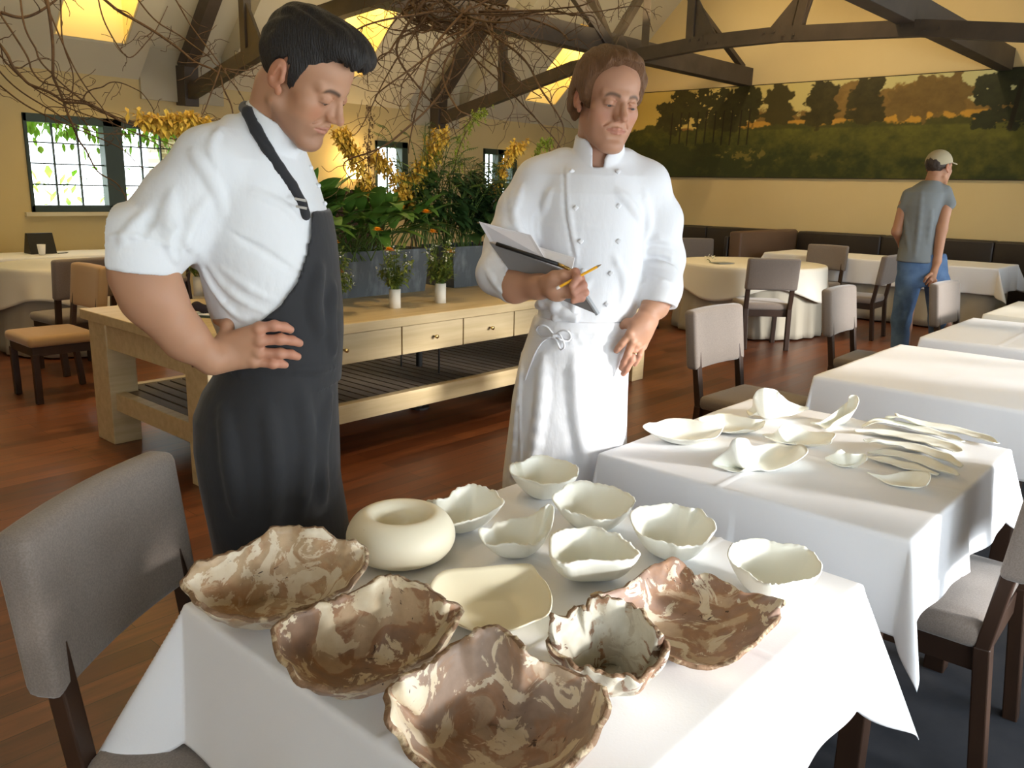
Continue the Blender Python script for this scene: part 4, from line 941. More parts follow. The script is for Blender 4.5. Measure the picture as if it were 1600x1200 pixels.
# ------- head
def head_frame(yaw, pitch, roll):
    y, p, r = map(radians, (yaw, pitch, roll)); f = V3(cos(p) * sin(y), -cos(p) * cos(y), -sin(p)); rt = np.cross(f, (0, 0, 1.)); rt /= np.linalg.norm(rt); u = np.cross(rt, f)
    return np.stack([rt * cos(r) + u * sin(r), f, -rt * sin(r) + u * cos(r)], 1)
def make_head(T, R, s, skin, h=.0022, neck=None, jaw=1., brow=(.05, .03, .02), lip=(.45, .17, .13), stub=.0, nose=1., slit=1., thin=0.):
    g = Fld((-.098, -.125, -.19), (.098, .135, .135), h)
    D_ = {}
    def both(fn):
        for sx in (-1, 1): fn(sx)
    g.ell((0, -.018, .040), (.073, .094, .082), .01)
    g.ell((0, .030, .043), (.058, .060, .055), .03)
    g.ell((0, .036, -.035), (.054 - thin, .050, .075), .03)
    g.ell((0, .025, -.082), (.043, .052, .026), .02)
    def f1(x):
        g.ell((x * .045, .056, -.020), (.019, .018, .016), .03)
        g.seg((x * .053 * jaw, -.004, -.058), (x * .020, .070, -.104), .017, .015, .03)
        g.ell((x * .034, .052, -.050), (.020, .018, .026), .03)
    both(f1)
    g.ell((0, .078, -.103), (.021 * jaw, .017, .016), .022)
    g.ell((0, .074, -.062), (.033, .018, .024), .016)
    g.seg((0, .088, .018), (0, .1125, -.021), .0062 * nose, .0078 * nose, .012)
    both(lambda x: g.seg((x * .005, .082, 0), (x * .011, .096, -.030), .007, .008, .014))
    both(lambda x: g.seg((x * .010, .086, .024), (x * .046, .070, .022), .008, .006, .016))
    both(lambda x: g.ell((x * .033, .100, .004), (.017, .014, .011), .013, op='sub'))
    g.ell((0, .1155, -.0262), .0090 * nose, .007)
    both(lambda x: g.ell((x * .0108, .104, -.0305), (.0058, .0095, .0062), .004))
    both(lambda x: g.ell((x * .0062, .1095, -.0372), (.0030, .0045, .0026), .002, op='sub'))
    both(lambda x: g.ell((x * .032, .0755, .003), .0150, .005))
    both(lambda x: g.seg((x * .019, .0905, .0085), (x * .046, .083, .0065), .0022, .0015, .003))          # lid fold
    both(lambda x: g.seg((x * .0215, .0920, -.0052), (x * .043, .0862, -.0042), .0014 * slit, .0010 * slit, .002, op='sub'))
    for a, b, r1, r2 in (((0, .0940, -.0565), (.012, .0915, -.0580), .0040, .0036), ((.012, .0915, -.0582), (.0265, .0820, -.0612), .0034, .0015), ((0, .0925, -.0680), (.012, .0900, -.0672), .0048, .0042), ((.012, .0900, -.0672), (.0255, .0820, -.0635), .0042, .0018)):
        both(lambda x: g.seg((x * a[0], a[1], a[2]), (x * b[0], b[1], b[2]), r1, r2, .003))
    both(lambda x: g.seg((0, .0990, -.0622), (x * .028, .0850, -.0618), .0018, .0013, .0022, op='sub'))
    g.ell((0, .098, -.081), (.020, .008, .005), .010, op='sub')
    both(lambda x: g.seg((x * .018, .092, -.034), (x * .033, .078, -.054), .0022, .0012, .008, op='sub'))
    def ear(x):
        Re = np.array([[cos(.35), sin(.35) * x, 0], [-sin(.35) * x, cos(.35), 0], [0, 0, 1]]).T
        g.ell((x * .080, -.013, -.001), (.0085, .0190, .0315), .005)
        g.ell((x * .0895, -.009, -.002), (.0080, .0105, .0185), .003, op='sub')
        g.seg((x * .0865, -.012, .016), (x * .0865, -.016, -.006), .0028, .0022, .003); g.ell((x * .080, .004, -.006), (.006, .004, .007), .004)
        g.ell((x * .077, .004, -.030), (.006, .008, .010), .006)
    both(ear)
    if neck is not None:
        Ri = R.T
        for (a, b, ra, rb, w_, f_) in neck: g.seg(Ri @ (a - T) / s, Ri @ (b - T) / s, ra / s, rb / s, .02)
    V, Fq = g.mesh()
    x, y, z = np.abs(V[:, 0]), V[:, 1], V[:, 2]
    c = np.tile(np.array(skin, float), (len(V), 1))
    def blend(m, col): c[:] = c * (1 - m[:, None]) + np.array(col)[None] * m[:, None]
    fr = np.exp(-((x - .040) / .02) ** 2 - ((z + .03) / .022) ** 2) * (y > .03); blend(.45 * fr, (skin[0] * 1.02, skin[1] * .68, skin[2] * .62))
    blend(.4 * np.exp(-((x) / .013) ** 2 - ((z + .03) / .014) ** 2) * (y > .09), (skin[0], skin[1] * .68, skin[2] * .62))
    blend(.5 * (x > .072) * (y < .02) * (y > -.04), (skin[0], skin[1] * .66, skin[2] * .6))
    if stub: blend(stub * np.clip((-.045 - z) / .02, 0, 1) * (y > .0) * (1 - np.exp(-(x / .022) ** 2 - ((z + .062) / .009) ** 2)), (skin[0] * .5, skin[1] * .5, skin[2] * .55))
    lm = np.clip(1.3 - ((x / .0255) ** 2 + ((z + .0625 - .0) / (.0085)) ** 2), 0, .35) / .35 * (y > .075); blend(lm * .6, lip)
    bz = .0215 + .004 * np.sin(np.clip((x - .012) / .036, 0, 1) * pi) - .004 * np.clip((x - .038) / .01, 0, 1)
    bm = np.clip(1.3 - np.abs(z - bz) / .0052, 0, 1) * np.clip((x - .010) / .004, 0, 1) * np.clip((.050 - x) / .006, 0, 1) * (y > .04); blend(bm * .92, brow)
    em = np.clip(1.2 - ((x - .0325) / .0150) ** 2 - ((z + .0036) / .0026) ** 2, 0, 1) * (y > .06); blend(em * .9, (.05, .03, .025))
    soc = np.exp(-((x - .033) / .016) ** 2 - ((z - .004) / .012) ** 2) * (y > .05); blend(.18 * soc, (skin[0] * .7, skin[1] * .5, skin[2] * .5))
    return (V * s) @ R.T + T, Fq, c
def make_hair(T, R, s, kind, h=.0024):
    g = Fld((-.125, -.15, -.11), (.125, .145, .175), h)
    X, Y, Z = g.ax[0][:, None, None], g.ax[1][None, :, None], g.ax[2][None, None, :]
    r = random.Random(5)
    if kind == 'quiff':
        g.ell((0, -.020, .040), (.080, .101, .089), .01); g.ell((0, -.004, .088), (.070, .098, .052), .02); g.ell((0, .048, .108), (.060, .058, .040), .02); g.ell((-.005, .084, .104), (.046, .034, .027), .018)
        zb = np.interp(Y, [-.13, -.075, -.05, -.040, -.030, -.012, .002, .006, .020, .026, .040, .058, .075, .10, .14], [-.070, -.072, -.055, -.020, .020, .034, .028, -.012, -.012, .022, .046, .072, .090, .088, .086])
        zb = zb + .004 * np.sin(Y * 420) + .002 * np.sin(Y * 900 + X * 300)
        amp, fr = .0016, 1
    elif kind == 'receding':
        g.ell((0, -.020, .040), (.088, .106, .090), .01); g.ell((0, -.01, .090), (.075, .092, .045), .02); g.ell((.0, .050, .100), (.055, .038, .030), .02)
        for x in (-1, 1): g.ell((x * .070, -.012, .042), (.026, .055, .058), .02); g.ell((x * .062, -.045, -.01), (.026, .045, .055), .02)
        zb = np.interp(Y, [-.13, -.075, -.05, -.034, -.022, -.006, .006, .010, .026, .034, .042, .060, .075, .10, .14], [-.085, -.085, -.070, -.035, .006, .020, .010, -.020, -.020, .020, .050, .086, .106, .112, .114])
        zb = zb + .002 * np.sin(Y * 300 + X * 100)
        amp, fr = .0014, 1
    else:
        g.ell((0, -.022, .030), (.080, .100, .078), .01); zb = np.interp(Y, [-.13, -.06, -.02, .03, .05], [-.055, -.05, .0, -.01, .12]); amp = .001
    g.D = np.maximum(g.D, (zb - Z).astype(np.float32) * .8)
    for i in range(6):
        a, b, c = r.uniform(90, 260), r.uniform(-60, 60), r.uniform(60, 200)
        g.D += (amp * .5 * np.sin(X * a * (1 if i % 2 else -1) + Y * b + Z * c * .5 + r.uniform(0, 6))).astype(np.float32)
    V, Fq = g.mesh()
    return (V * s) @ R.T + T, Fq
def fig(name, foot, label):
    p = Vector(YM.T @ np.array([foot[0], foot[1], 0.])); e = empty('person', p, -YAW, label=label, cat='person'); e['_f'] = 0
    del e['_f']; return e
def part(name, V, Fq, m, par, foot, cols=None):
    V = np.array(V) - np.array([foot[0], foot[1], 0.]); return mesh_obj(name, V, np.array(Fq).tolist(), m, par, True, cols)
def fmb(mb, name, m, par, foot, smooth=True, **k):
    mb.V = [tuple(np.array(v) - np.array([foot[0], foot[1], 0.])) for v in mb.V]; return mb.obj(name, m, par, smooth, **k)
def hairmat(name, c, c2, rough=.5):
    m = bpy.data.materials.new(name); m.use_nodes = True; nt = m.node_tree; b = nt.nodes['Principled BSDF']; b.inputs['Roughness'].default_value = rough
    tc = nt.nodes.new('ShaderNodeTexCoord'); mp = nd(nt, 'ShaderNodeMapping'); mp.inputs['Scale'].default_value = (2.6, .8, .35); mp.inputs['Rotation'].default_value = (.3, .5, .2)
    nz = nd(nt, 'ShaderNodeTexNoise', Scale=150.0, Detail=4.0); mx = nd(nt, 'ShaderNodeMixRGB'); mx.inputs[1].default_value = (*c, 1); mx.inputs[2].default_value = (*c2, 1)
    bp = nd(nt, 'ShaderNodeBump', Strength=.9, Distance=.008); L = nt.links.new
    L(tc.outputs['Object'], mp.inputs[0]); L(mp.outputs[0], nz.inputs[0]); L(nz.outputs[0], mx.inputs[0]); L(mx.outputs[0], b.inputs['Base Color']); L(nz.outputs[0], bp.inputs['Height']); L(bp.outputs[0], b.inputs['Normal']); return m
M['skin'] = mat('skin', rough=.5, spec=.35, attr=True, sss=.12, bump=(400, .05, .001, I3))
M['shirt'] = mat('white_cotton', (.72, .73, .74), .8, .15, bump=(13, .5, .015, (1, 1, .5)))
M['jacket'] = mat('white_chef_twill', (.75, .75, .77), .8, .15, bump=(12, .45, .015, (1, 1, .5)))
M['black'] = mat('charcoal_apron_cloth', (.024, .024, .026), .8, .25, sheen=.15, bump=(9, .35, .015, (1, 1, .5)))
M['trouser'] = mat('dark_trousers', (.02, .02, .022), .85, .2)
M['shoe'] = mat('black_shoe', (.012, .012, .012), .4, .4)
M['eye'] = mat('eye', (.55, .52, .48), .25, .5)
M['metal'] = mat('steel_hardware', (.5, .5, .5), .3, .5, metal=1)
def eyes(par, T, R, s, foot, iris):
    for x in (-1, 1):
        g = Fld((-.016,) * 3, (.016,) * 3, .0016); g.ell((0, 0, 0), .0135, .002); V, Fq = g.mesh()
        c = np.tile(V3(.30, .26, .23), (len(V), 1)); c[(V[:, 0] ** 2 + (V[:, 2] + .006) ** 2 < .0058 ** 2) & (V[:, 1] > 0)] = iris
        part('eye', ((V + V3(x * .032, .0765, .002)) * s) @ R.T + T, Fq, M['eyec'], par, foot, c)
M['eyec'] = mat('eyeball', rough=.2, spec=.5, attr=True)
def shoes(par, foot, pts):
    for (x, y, a) in pts:
        g = Fld((-.08, -.18, -.01), (.08, .2, .13), .008); g.ell((0, .06, .035), (.045, .12, .04), .02); g.ell((0, -.06, .045), (.04, .06, .05), .02); g.seg((0, -.06, .05), (0, -.06, .1), .045, .04, .02)
        g.D = np.maximum(g.D, (.004 - g.ax[2][None, None, :]).astype(np.float32)); V, Fq = g.mesh()
        c, s_ = cos(a), sin(a); V = np.stack([V[:, 0] * c - V[:, 1] * s_ + x, V[:, 0] * s_ + V[:, 1] * c + y, V[:, 2]], 1); part('shoe', V, Fq, M['shoe'], par, foot)

# ---------------------------------------------------------------- young chef in the black apron
def young_chef():
    fw = 1.95; foot = (Cf(437, 700, fw)[0] + .0, fw)
    P = fig('person', foot, 'dark-haired young man in rolled-sleeve white shirt and black bib apron, hand on hip')
    def rows(L, ry_add=0., pad=0.):
        out = []
        for (py, xl, xr, f, ry) in L:
            a, b = Cf(xl, py, f), Cf(xr, py, f); out.append((a[2], (a[0] + b[0]) / 2, f, (b[0] - a[0]) / 2 + pad, ry + pad, 0))
        return out
    # shirt
    sh = Fld(*bbox([Cf(140, 590, 1.5), Cf(560, 140, 2.35)], .02), .0042)
    sh.loft(rows([(598, 350, 528, fw, .150), (560, 352, 530, fw, .150), (515, 345, 531, fw, .155), (470, 325, 528, fw, .17), (420, 306, 523, fw, .18), (370, 297, 518, fw, .19), (335, 296, 511, fw, .19), (290, 300, 497, fw, .185), (250, 312, 482, fw - .01, .165), (215, 335, 468, fw - .02, .12), (190, 360, 455, fw - .03, .085)]), .03)
    # near arm
    S0, S1, S2, S3 = Cf(328, 250, 1.81), Cf(284, 314, 1.785), Cf(243, 370, 1.745), Cf(215, 404, 1.715)
    sh.chain([Cf(372, 222, 1.87), S0, S1, S2, S3], [.050, .064, .072, .075, .079], .04)
    sh.seg(S3, Cf(214, 412, 1.715), .080, .081, .008)
    # cuff: cut off below a slanted plane, rolled thicker band
    sh.chain([Cf(212, 378, 1.72), Cf(214, 404, 1.715)], [.083, .085], .004)
    # underarm drape
    sh.seg(Cf(350, 300, 1.86), Cf(300, 360, 1.80), .07, .035, .05)
    X, Y, Z = sh.ax[0][:, None, None], sh.ax[1][None, :, None], sh.ax[2][None, None, :]
    pa, pb = Cf(160, 411, 1.70), Cf(276, 430, 1.72); nrm = np.cross(pb - pa, V3(0, 1, 0)); nrm /= np.linalg.norm(nrm); nrm = nrm if nrm[2] < 0 else -nrm
    cut = ((X - pa[0]) * nrm[0] + (Y - pa[1]) * nrm[1] + (Z - pa[2]) * nrm[2])
    armside = (X < Cf(292, 420, 1.75)[0])
    sh.D = np.where(armside, np.maximum(sh.D, cut), sh.D).astype(np.float32)
    # far arm sleeve
    sh.chain([Cf(410, 235, 2.08), Cf(418, 330, 2.17), Cf(425, 400, 2.18)], [.075, .07, .065], .04)
    # collar
    c0 = Cf(424, 206, fw - .06); ax = V3(.50, -.05, .86); ax /= np.linalg.norm(ax)
    dx, dy, dz = X - c0[0], Y - c0[1], Z - c0[2]; t = dx * ax[0] + dy * ax[1] + dz * ax[2]
    rr = np.sqrt(np.maximum(dx * dx + dy * dy + dz * dz - t * t, 0)) - (.068 - .10 * t)
    col = np.maximum(np.abs(rr) - .0065, np.maximum(-.045 - t, t - .034)); 
    inner = np.maximum(rr + .002, -(t + .010)); sh.D = np.maximum(sh.D, -inner).astype(np.float32)
    sh.D = np.minimum(sh.D, col).astype(np.float32)
    pre = sh.copy()
    # folds
    for pts, r, k in (([(330, 300), (300, 345), (282, 395)], .007, .018), ([(270, 300), (262, 340), (268, 380), (276, 405)], .009, .02), ([(262, 352), (285, 372), (300, 392)], .006, .014), ([(225, 330), (200, 365), (190, 380)], .005, .014),
                      ([(372, 365), (415, 395), (458, 424)], .003, .006), ([(310, 392), (330, 440), (360, 480), (395, 505)], .007, .016), ([(322, 400), (345, 440), (380, 470), (420, 490)], .005, .012), ([(395, 300), (440, 320), (465, 345)], .003, .016),
                      ([(345, 200), (330, 230), (340, 260)], .004, .014), ([(165, 372), (200, 368), (240, 376), (275, 386)], .004, .006), ([(350, 420), (390, 450), (430, 470)], .004, .012), ([(300, 240), (330, 280), (350, 330)], .004, .02)):
        sh.fold(pts, r, k)
    for pts, r, k in (([(290, 350), (278, 385), (280, 405)], .004, .012), ([(320, 420), (345, 462), (375, 492)], .004, .010), ([(240, 330), (225, 365)], .004, .012), ([(360, 362), (385, 378), (412, 393), (438, 410), (460, 424)], .0048, .003)):
        sh.fold(pts, r, k, 'sub')
    base = sh.copy()
    sh.noise(.0022, 28, 3)
    # apron
    ap = Fld(*bbox([Cf(290, 600, 1.6), Cf(560, 160, 2.3), V3(foot[0] - .3, 1.7, .36), V3(foot[0] + .3, 2.25, .36)], .03), .0045)
    # resample shirt (without collar) onto the apron grid
    bs = ap.copy(); bs.loft(rows([(598, 350, 528, fw, .150), (560, 352, 530, fw, .150), (515, 345, 531, fw, .155), (470, 325, 528, fw, .17), (420, 306, 523, fw, .18), (370, 297, 518, fw, .19), (335, 296, 511, fw, .19), (290, 300, 497, fw, .185), (250, 312, 482, fw - .01, .165), (215, 335, 468, fw - .02, .12), (190, 360, 455, fw - .03, .085)]), .03)
    bs.chain([Cf(372, 222, 1.87), S0], [.050, .066], .04)
    Xa, Ya, Za = ap.ax[0][:, None, None], ap.ax[1][None, :, None], ap.ax[2][None, None, :]
    f_ = 1.80
    pg = np.array([Cf(x, y, f_)[[0, 2]] for x, y in ((474, 330), (520, 340), (560, 380), (570, 620), (330, 620), (335, 575), (372, 530), (405, 505), (440, 478), (462, 445), (473, 405), (478, 365))])
    pol = poly2(Xa, Za, pg)
    bib = np.maximum(bs.D - .0075, pol)
    # skirt of the apron as a loft
    ap.loft([(.40, foot[0], fw, .155, .17, 0), (.60, foot[0], fw, .165, .18, 0)] + rows([(880, 340, 546, fw, .185), (800, 334, 540, fw, .19), (740, 322, 530, fw, .195), (690, 312, 528, fw, .195), (640, 309, 527, fw, .19), (605, 322, 527, fw, .178), (582, 338, 528, fw, .168), (566, 346, 533, fw, .160)]), .02)
    ap.D = np.minimum(ap.D, bib).astype(np.float32)
    # strap: bib corner to the back of the neck
    st = [Cf(384, 166, 1.87), Cf(396, 190, 1.82), Cf(420, 235, 1.785), Cf(442, 270, 1.78), Cf(462, 300, 1.78), Cf(473, 332, 1.79)]
    st = [pre.hit(*q) for q in ((388, 176), (400, 202), (418, 235), (436, 263), (455, 290), (470, 318), (476, 336))]
    st = [Cf(381, 166, 1.90)] + [V3(*p) for p in st]
    s2 = base.copy(); s2.D[:] = .3; s2.chain(st, [.0135] * len(st), .004)
    g3 = base.copy(); g3.D = np.maximum(np.abs(pre.D - .004) - .006, s2.D); strapm = g3.mesh()
    ap.fold([(528, 572), (500, 578), (470, 576), (440, 582)], .006, .006); ap.fold([(352, 572), (380, 585), (420, 588)], .004, .006)
    for pts, r in (([(350, 640), (360, 720), (372, 800)], .006), ([(470, 610), (480, 700), (470, 800)], .006), ([(515, 620), (500, 700), (505, 780)], .005), ([(420, 640), (430, 740), (425, 850)], .005), ([(500, 420), (490, 470), (500, 520)], .004), ([(520, 450), (515, 500), (522, 550)], .004)): ap.fold(pts, r, .03)
    ap.noise(.0025, 18, 8, (1, 1, .35))
    # body: head, neck, arms, torso, legs
    skin = (.46, .245, .145)
    T = V3(-.452, 1.85, 1.696); R = head_frame(73, 35, -5); s = 1.0
    nb = Cf(418, 240, fw - .03); nt_ = T + R @ V3(0, -.035, -.05)
    Vh, Fh, ch = make_head(T, R, s, skin, neck=[(nt_, nb, .058, .064, 0, 0)], jaw=1.04, stub=.42, brow=(.05, .03, .02), lip=(.38, .14, .10))
    hd = [Cf(383, 545, 1.775)]
    ar = Fld(*bbox([Cf(160, 400, 1.64), Cf(480, 592, 1.82)], .03), .0026)
    E0, E1, E2, W0 = Cf(220, 400, 1.715), Cf(238, 462, 1.715), Cf(288, 527, 1.735), Cf(330, 561, 1.765)
    ar.chain([E0, E1, E2, W0], [.066, .060, .043, .031], .03, w=(0, 1, 0), f=.85)
    ar.seg(Cf(205, 430, 1.71), Cf(262, 505, 1.725), .040, .030, .03)
    def hp(x, y, off): p = apc.hit(x, y, 0); return p + V3(0, -off, 0)
    apc = ap
    K = [hp(408, 511, .012), hp(410, 530, .014), hp(408, 549, .014), hp(400, 564, .013)]
    w1, w2 = Cf(345, 545, 1.785), Cf(345, 566, 1.785)
    K = [V3(k[0], min(k[1], 1.80), k[2]) for k in K]
    for q, kk in zip((Cf(350, 533, 1.785), Cf(346, 546, 1.78), Cf(344, 558, 1.78), Cf(345, 569, 1.78)), K): ar.seg(q, kk, .017, .0125, .016)
    ar.seg(W0, Cf(352, 556, 1.78), .029, .024, .02)
    ar.seg(Cf(352, 528, 1.795), Cf(356, 508, 1.80), .016, .013, .014); ar.seg(Cf(356, 508, 1.80), Cf(340, 500, 1.85), .013, .011, .01)   # thumb passing behind the hip
    for (mx, my), (px_, py_), (tx, ty), kk, r in (((408, 511), (432, 507), (459, 514), K[0], .0112), ((410, 530), (441, 528), (473, 535), K[1], .0115), ((408, 549), (441, 550), (470, 556), K[2], .0112), ((400, 564), (430, 566), (451, 569), K[3], .0100)):
        pip = hp(px_, py_, .016); dip = hp((px_ * .45 + tx * .55), (py_ * .5 + ty * .5) - 1, .012); tip = hp(tx - 4, ty, .008)
        ar.chain([kk, pip, dip, tip], [r * 1.05, r, r * .93, r * .80], .0045)
        ar.ell(pip + V3(0, -.002, 0), r * 1.03, .006); ar.ell(kk + V3(0, -.003, 0), r * 1.1, .008)
    Va, Fa = ar.mesh(); ca = np.tile(V3(*skin), (len(Va), 1)); w_ = np.clip((Va[:, 0] - Cf(395, 540, 1.78)[0]) / .04, 0, 1)[:, None]; ca = ca * (1 - .45 * w_) + V3(.50, .20, .14) * .45 * w_
    tb = Fld(*bbox([(foot[0] - .3, fw - .3, 0), (foot[0] + .3, fw + .4, 1.62)], .02), .012)
    tb.loft([(1.0, foot[0], fw, .11, .13, 0), (1.2, foot[0] - .01, fw, .11, .13, 0), (1.4, foot[0] - .02, fw, .10, .15, 0), (1.5, foot[0] - .03, fw, .07, .10, 0)], .04)
    tb.seg((foot[0] - .03, fw, 1.45), nb, .06, .05, .03)
    for sy in (-.08, .08): tb.chain([(foot[0], fw + sy, .95), (foot[0] - .01, fw + sy, .52), (foot[0] - .02, fw + sy, .08)], [.065, .05, .04], .03)
    tb.chain([Cf(418, 330, 2.15), Cf(425, 420, 2.20), Cf(440, 520, 2.10)], [.045, .042, .03], .03)
    Vt, Ft = tb.mesh(); V, Fq, c = join([(Vh, Fh, ch), (Va, Fa, ca), (Vt, Ft, np.tile(V3(*skin), (len(Vt), 1)))])
    part('body', V, Fq, M['skin'], P, foot, c)
    Vx, Fx = make_hair(T, R, s, 'quiff'); part('hair', Vx, Fx, hairmat('dark_hair', (.006, .0045, .0035), (.016, .011, .008), .62), P, foot)
    eyes(P, T, R, s, foot, (.05, .03, .02))
    V, Fq = sh.mesh(); so_ = part('shirt', V, Fq, M['shirt'], P, foot)
    V, Fq = ap.mesh(); ao_ = part('apron', V, Fq, M['black'], P, foot)
    part('strap', *strapm, M['black'], ao_, foot)
    # buckle and shirt buttons
    b = ap.hit(471, 318); mb = MB().beam(b + V3(-.012, -.006, .010), b + V3(.012, -.006, .006), .006, .005); mb.beam(b + V3(-.010, -.006, -.006), b + V3(.013, -.006, -.010), .006, .005); fmb(mb, 'buckle', M['metal'], ao_, (foot[0], foot[1]), False)
    for x, y in ((484, 262), (496, 290), (506, 318)):
        q = base.hit(x, y); fmb(MB().tube([q + V3(.002, -.002, 0), q + V3(.004, -.006, 0)], .0055, 10), 'button', M['shirt'], so_, foot)
    # bracelet
    a = W0 + V3(-.012, 0, .010); g = [a + V3(cos(t) * .026, sin(t) * .036, cos(t) * .026) for t in np.linspace(0, 2 * pi, 24)]
    fmb(MB().tube(g, .0022, 6, False), 'bracelet', mat('cord_bracelet', (.16, .08, .05), .8), P, foot)
    # trousers and shoes
    tr = Fld(*bbox([(foot[0] - .16, fw - .2, .02), (foot[0] + .16, fw + .2, 1.0)], .02), .01)
    for sy in (-.08, .08): tr.chain([(foot[0], fw + sy, .85), (foot[0] - .01, fw + sy, .52), (foot[0] - .02, fw + sy, .08)], [.075, .07, .065], .04)
    tr.D = np.maximum(tr.D, (.05 - tr.ax[2][None, None, :]).astype(np.float32)); V, Fq = tr.mesh(); part('trousers', V, Fq, M['trouser'], P, foot)
    shoes(P, foot, ((foot[0] + .0, fw - .095, -pi / 2), (foot[0] + .0, fw + .095, -pi / 2)))
young_chef()
# ---------------------------------------------------------------- older chef in white with a folder
def old_chef():
    fw = 2.50; foot = (Cf(885, 700, fw)[0], fw)
    P = fig('person', foot, 'brown-haired older chef in double-breasted white jacket and long apron, holding a grey folder and pencil')
    def rows(L):
        out = []
        for (py, xl, xr, f, ry, rot) in L:
            a, b = Cf(xl, py, f), Cf(xr, py, f); out.append((a[2], (a[0] + b[0]) / 2, f, (b[0] - a[0]) / 2, ry, rot))
        return out
    TR = rows([(520, 832, 985, fw, .125, 0), (490, 840, 992, fw, .130, 0), (450, 842, 998, fw, .135, 0), (400, 836, 1005, fw, .142, 0), (350, 830, 1010, fw, .145, 0), (300, 828, 1018, fw, .135, 0), (272, 840, 1010, fw, .115, 0), (255, 868, 990, fw, .095, 0), (240, 890, 975, fw - .01, .08, 0)])
    sh = Fld(*bbox([Cf(735, 515, 2.15), Cf(1080, 195, 2.75)], .01), .0044)
    sh.loft(TR, .03, 2.15)
    # right arm (left in the picture)
    A = [Cf(842, 285, 2.50), Cf(815, 330, 2.48), Cf(795, 380, 2.44), Cf(778, 428, 2.38)]
    sh.chain([Cf(880, 262, 2.50)] + A, [.055, .066, .066, .064, .060], .035)
    sh.chain([A[-1], Cf(800, 446, 2.32)], [.060, .050], .02)
    # left arm, elbow out
    B = [Cf(1010, 288, 2.50), Cf(1030, 345, 2.52), Cf(1036, 405, 2.54), Cf(1033, 450, 2.48), Cf(1030, 474, 2.43)]
    sh.chain([Cf(975, 262, 2.50)] + B, [.055, .062, .062, .060, .056, .052], .035)
    X, Y, Z = sh.ax[0][:, None, None], sh.ax[1][None, :, None], sh.ax[2][None, None, :]
    def cutp(p, n, side): sh.D = np.where(side, np.maximum(sh.D, (X - p[0]) * n[0] + (Y - p[1]) * n[1] + (Z - p[2]) * n[2]), sh.D).astype(np.float32)
    ca = Cf(800, 448, 2.32); n = V3(.86, -.35, .10); n /= np.linalg.norm(n)
    cutp(ca, n, (X < Cf(832, 400, 2.3)[0]) & (Z < Cf(800, 405, 2.3)[2]) & (Y < 2.43))
    cb = Cf(1030, 476, 2.43); n2 = V3(-.15, -.30, -.95); n2 /= np.linalg.norm(n2)
    cutp(cb, n2, X > Cf(1001, 470, 2.45)[0])
    # hollow cuffs
    sh.seg(ca - n * .002, ca + n * .05, .038, .042, .004, op='sub'); sh.seg(cb - n2 * .002, cb + n2 * .05, .038, .042, .004, op='sub')
    # stand collar
    c0 = Cf(934, 246, fw - .03); ax = V3(.06, -.10, .99); ax /= np.linalg.norm(ax)
    dx, dy, dz = X - c0[0], Y - c0[1], Z - c0[2]; t = dx * ax[0] + dy * ax[1] + dz * ax[2]
    qx, qy = dx - t * ax[0], dy - t * ax[1]; rr = np.sqrt(np.maximum(dx * dx + dy * dy + dz * dz - t * t, 0)) - (.070 - .10 * t)
    ang = np.arctan2(qx, -qy)          # 0 towards the camera
    top = .052 - .058 * np.exp(-((ang - .02) / .42) ** 2) + .008 * np.clip(np.abs(ang) - 1.2, 0, 1)
    sh.D = np.maximum(sh.D, -np.maximum(rr + .003, -(t + .012 - .0 * ang))).astype(np.float32)
    sh.D = np.minimum(sh.D, np.maximum(np.abs(rr) - .005, np.maximum(-.05 - t, t - top))).astype(np.float32)
    # opening V below the collar
    vv = Cf(934, 262, 2.42); sh.D = np.maximum(sh.D, -np.maximum(np.maximum(np.abs(X - vv[0]) - .017, vv[2] - Z), Y - (fw - .01))).astype(np.float32)
    for pts, r, k in (([(886, 258), (888, 320), (896, 370), (901, 400), (898, 440)], .0045, .006), ([(1010, 375), (1030, 372), (1050, 380)], .006, .014), ([(1012, 392), (1032, 394), (1054, 402)], .007, .014), ([(1016, 412), (1036, 414), (1056, 424)], .006, .014),
                      ([(1014, 432), (1034, 440), (1050, 445)], .005, .012), ([(1005, 300), (1012, 340), (1008, 370)], .006, .02), ([(800, 300), (806, 350), (822, 372)], .006, .018), ([(775, 380), (790, 400), (800, 425)], .007, .014),
                      ([(760, 420), (772, 440), (785, 455)], .006, .012), ([(835, 330), (832, 360), (842, 392)], .006, .016), ([(965, 300), (985, 320), (1000, 345)], .004, .02), ([(960, 400), (975, 440), (970, 480)], .005, .02), ([(850, 470), (880, 480), (905, 492)], .006, .014), ([(860, 300), (850, 330)], .004, .018),
                      ([(920, 440), (900, 465), (895, 495)], .004, .02), ([(815, 290), (805, 330)], .005, .016)):
        sh.fold(pts, r, k)
    for pts, r in (([(836, 335), (836, 362), (846, 395)], .004), ([(1008, 340), (1006, 380), (1005, 440)], .005), ([(1012, 402), (1034, 404), (1052, 412)], .004), ([(880, 262), (882, 320), (890, 372), (895, 400)], .0022)): sh.fold(pts, r, .010, 'sub')
    base = sh.copy(); sh.noise(.0018, 26, 5)
    # apron
    ap = Fld(*bbox([Cf(770, 500, 2.25), Cf(1000, 500, 2.75), V3(foot[0] - .3, 2.3, .30), V3(foot[0] + .3, 2.75, .30)], .03), .005)
    ap.loft([(.33, foot[0], fw, .205, .165, 0), (.6, foot[0], fw, .20, .16, 0)] + rows([(790, 784, 978, fw, .158, 0), (700, 789, 979, fw, .155, 0), (620, 799, 981, fw, .150, 0), (560, 812, 983, fw, .145, 0), (520, 826, 986, fw, .138, 0), (500, 832, 986, fw, .136, 0), (492, 836, 986, fw, .134, 0)]), .012, 2.2)
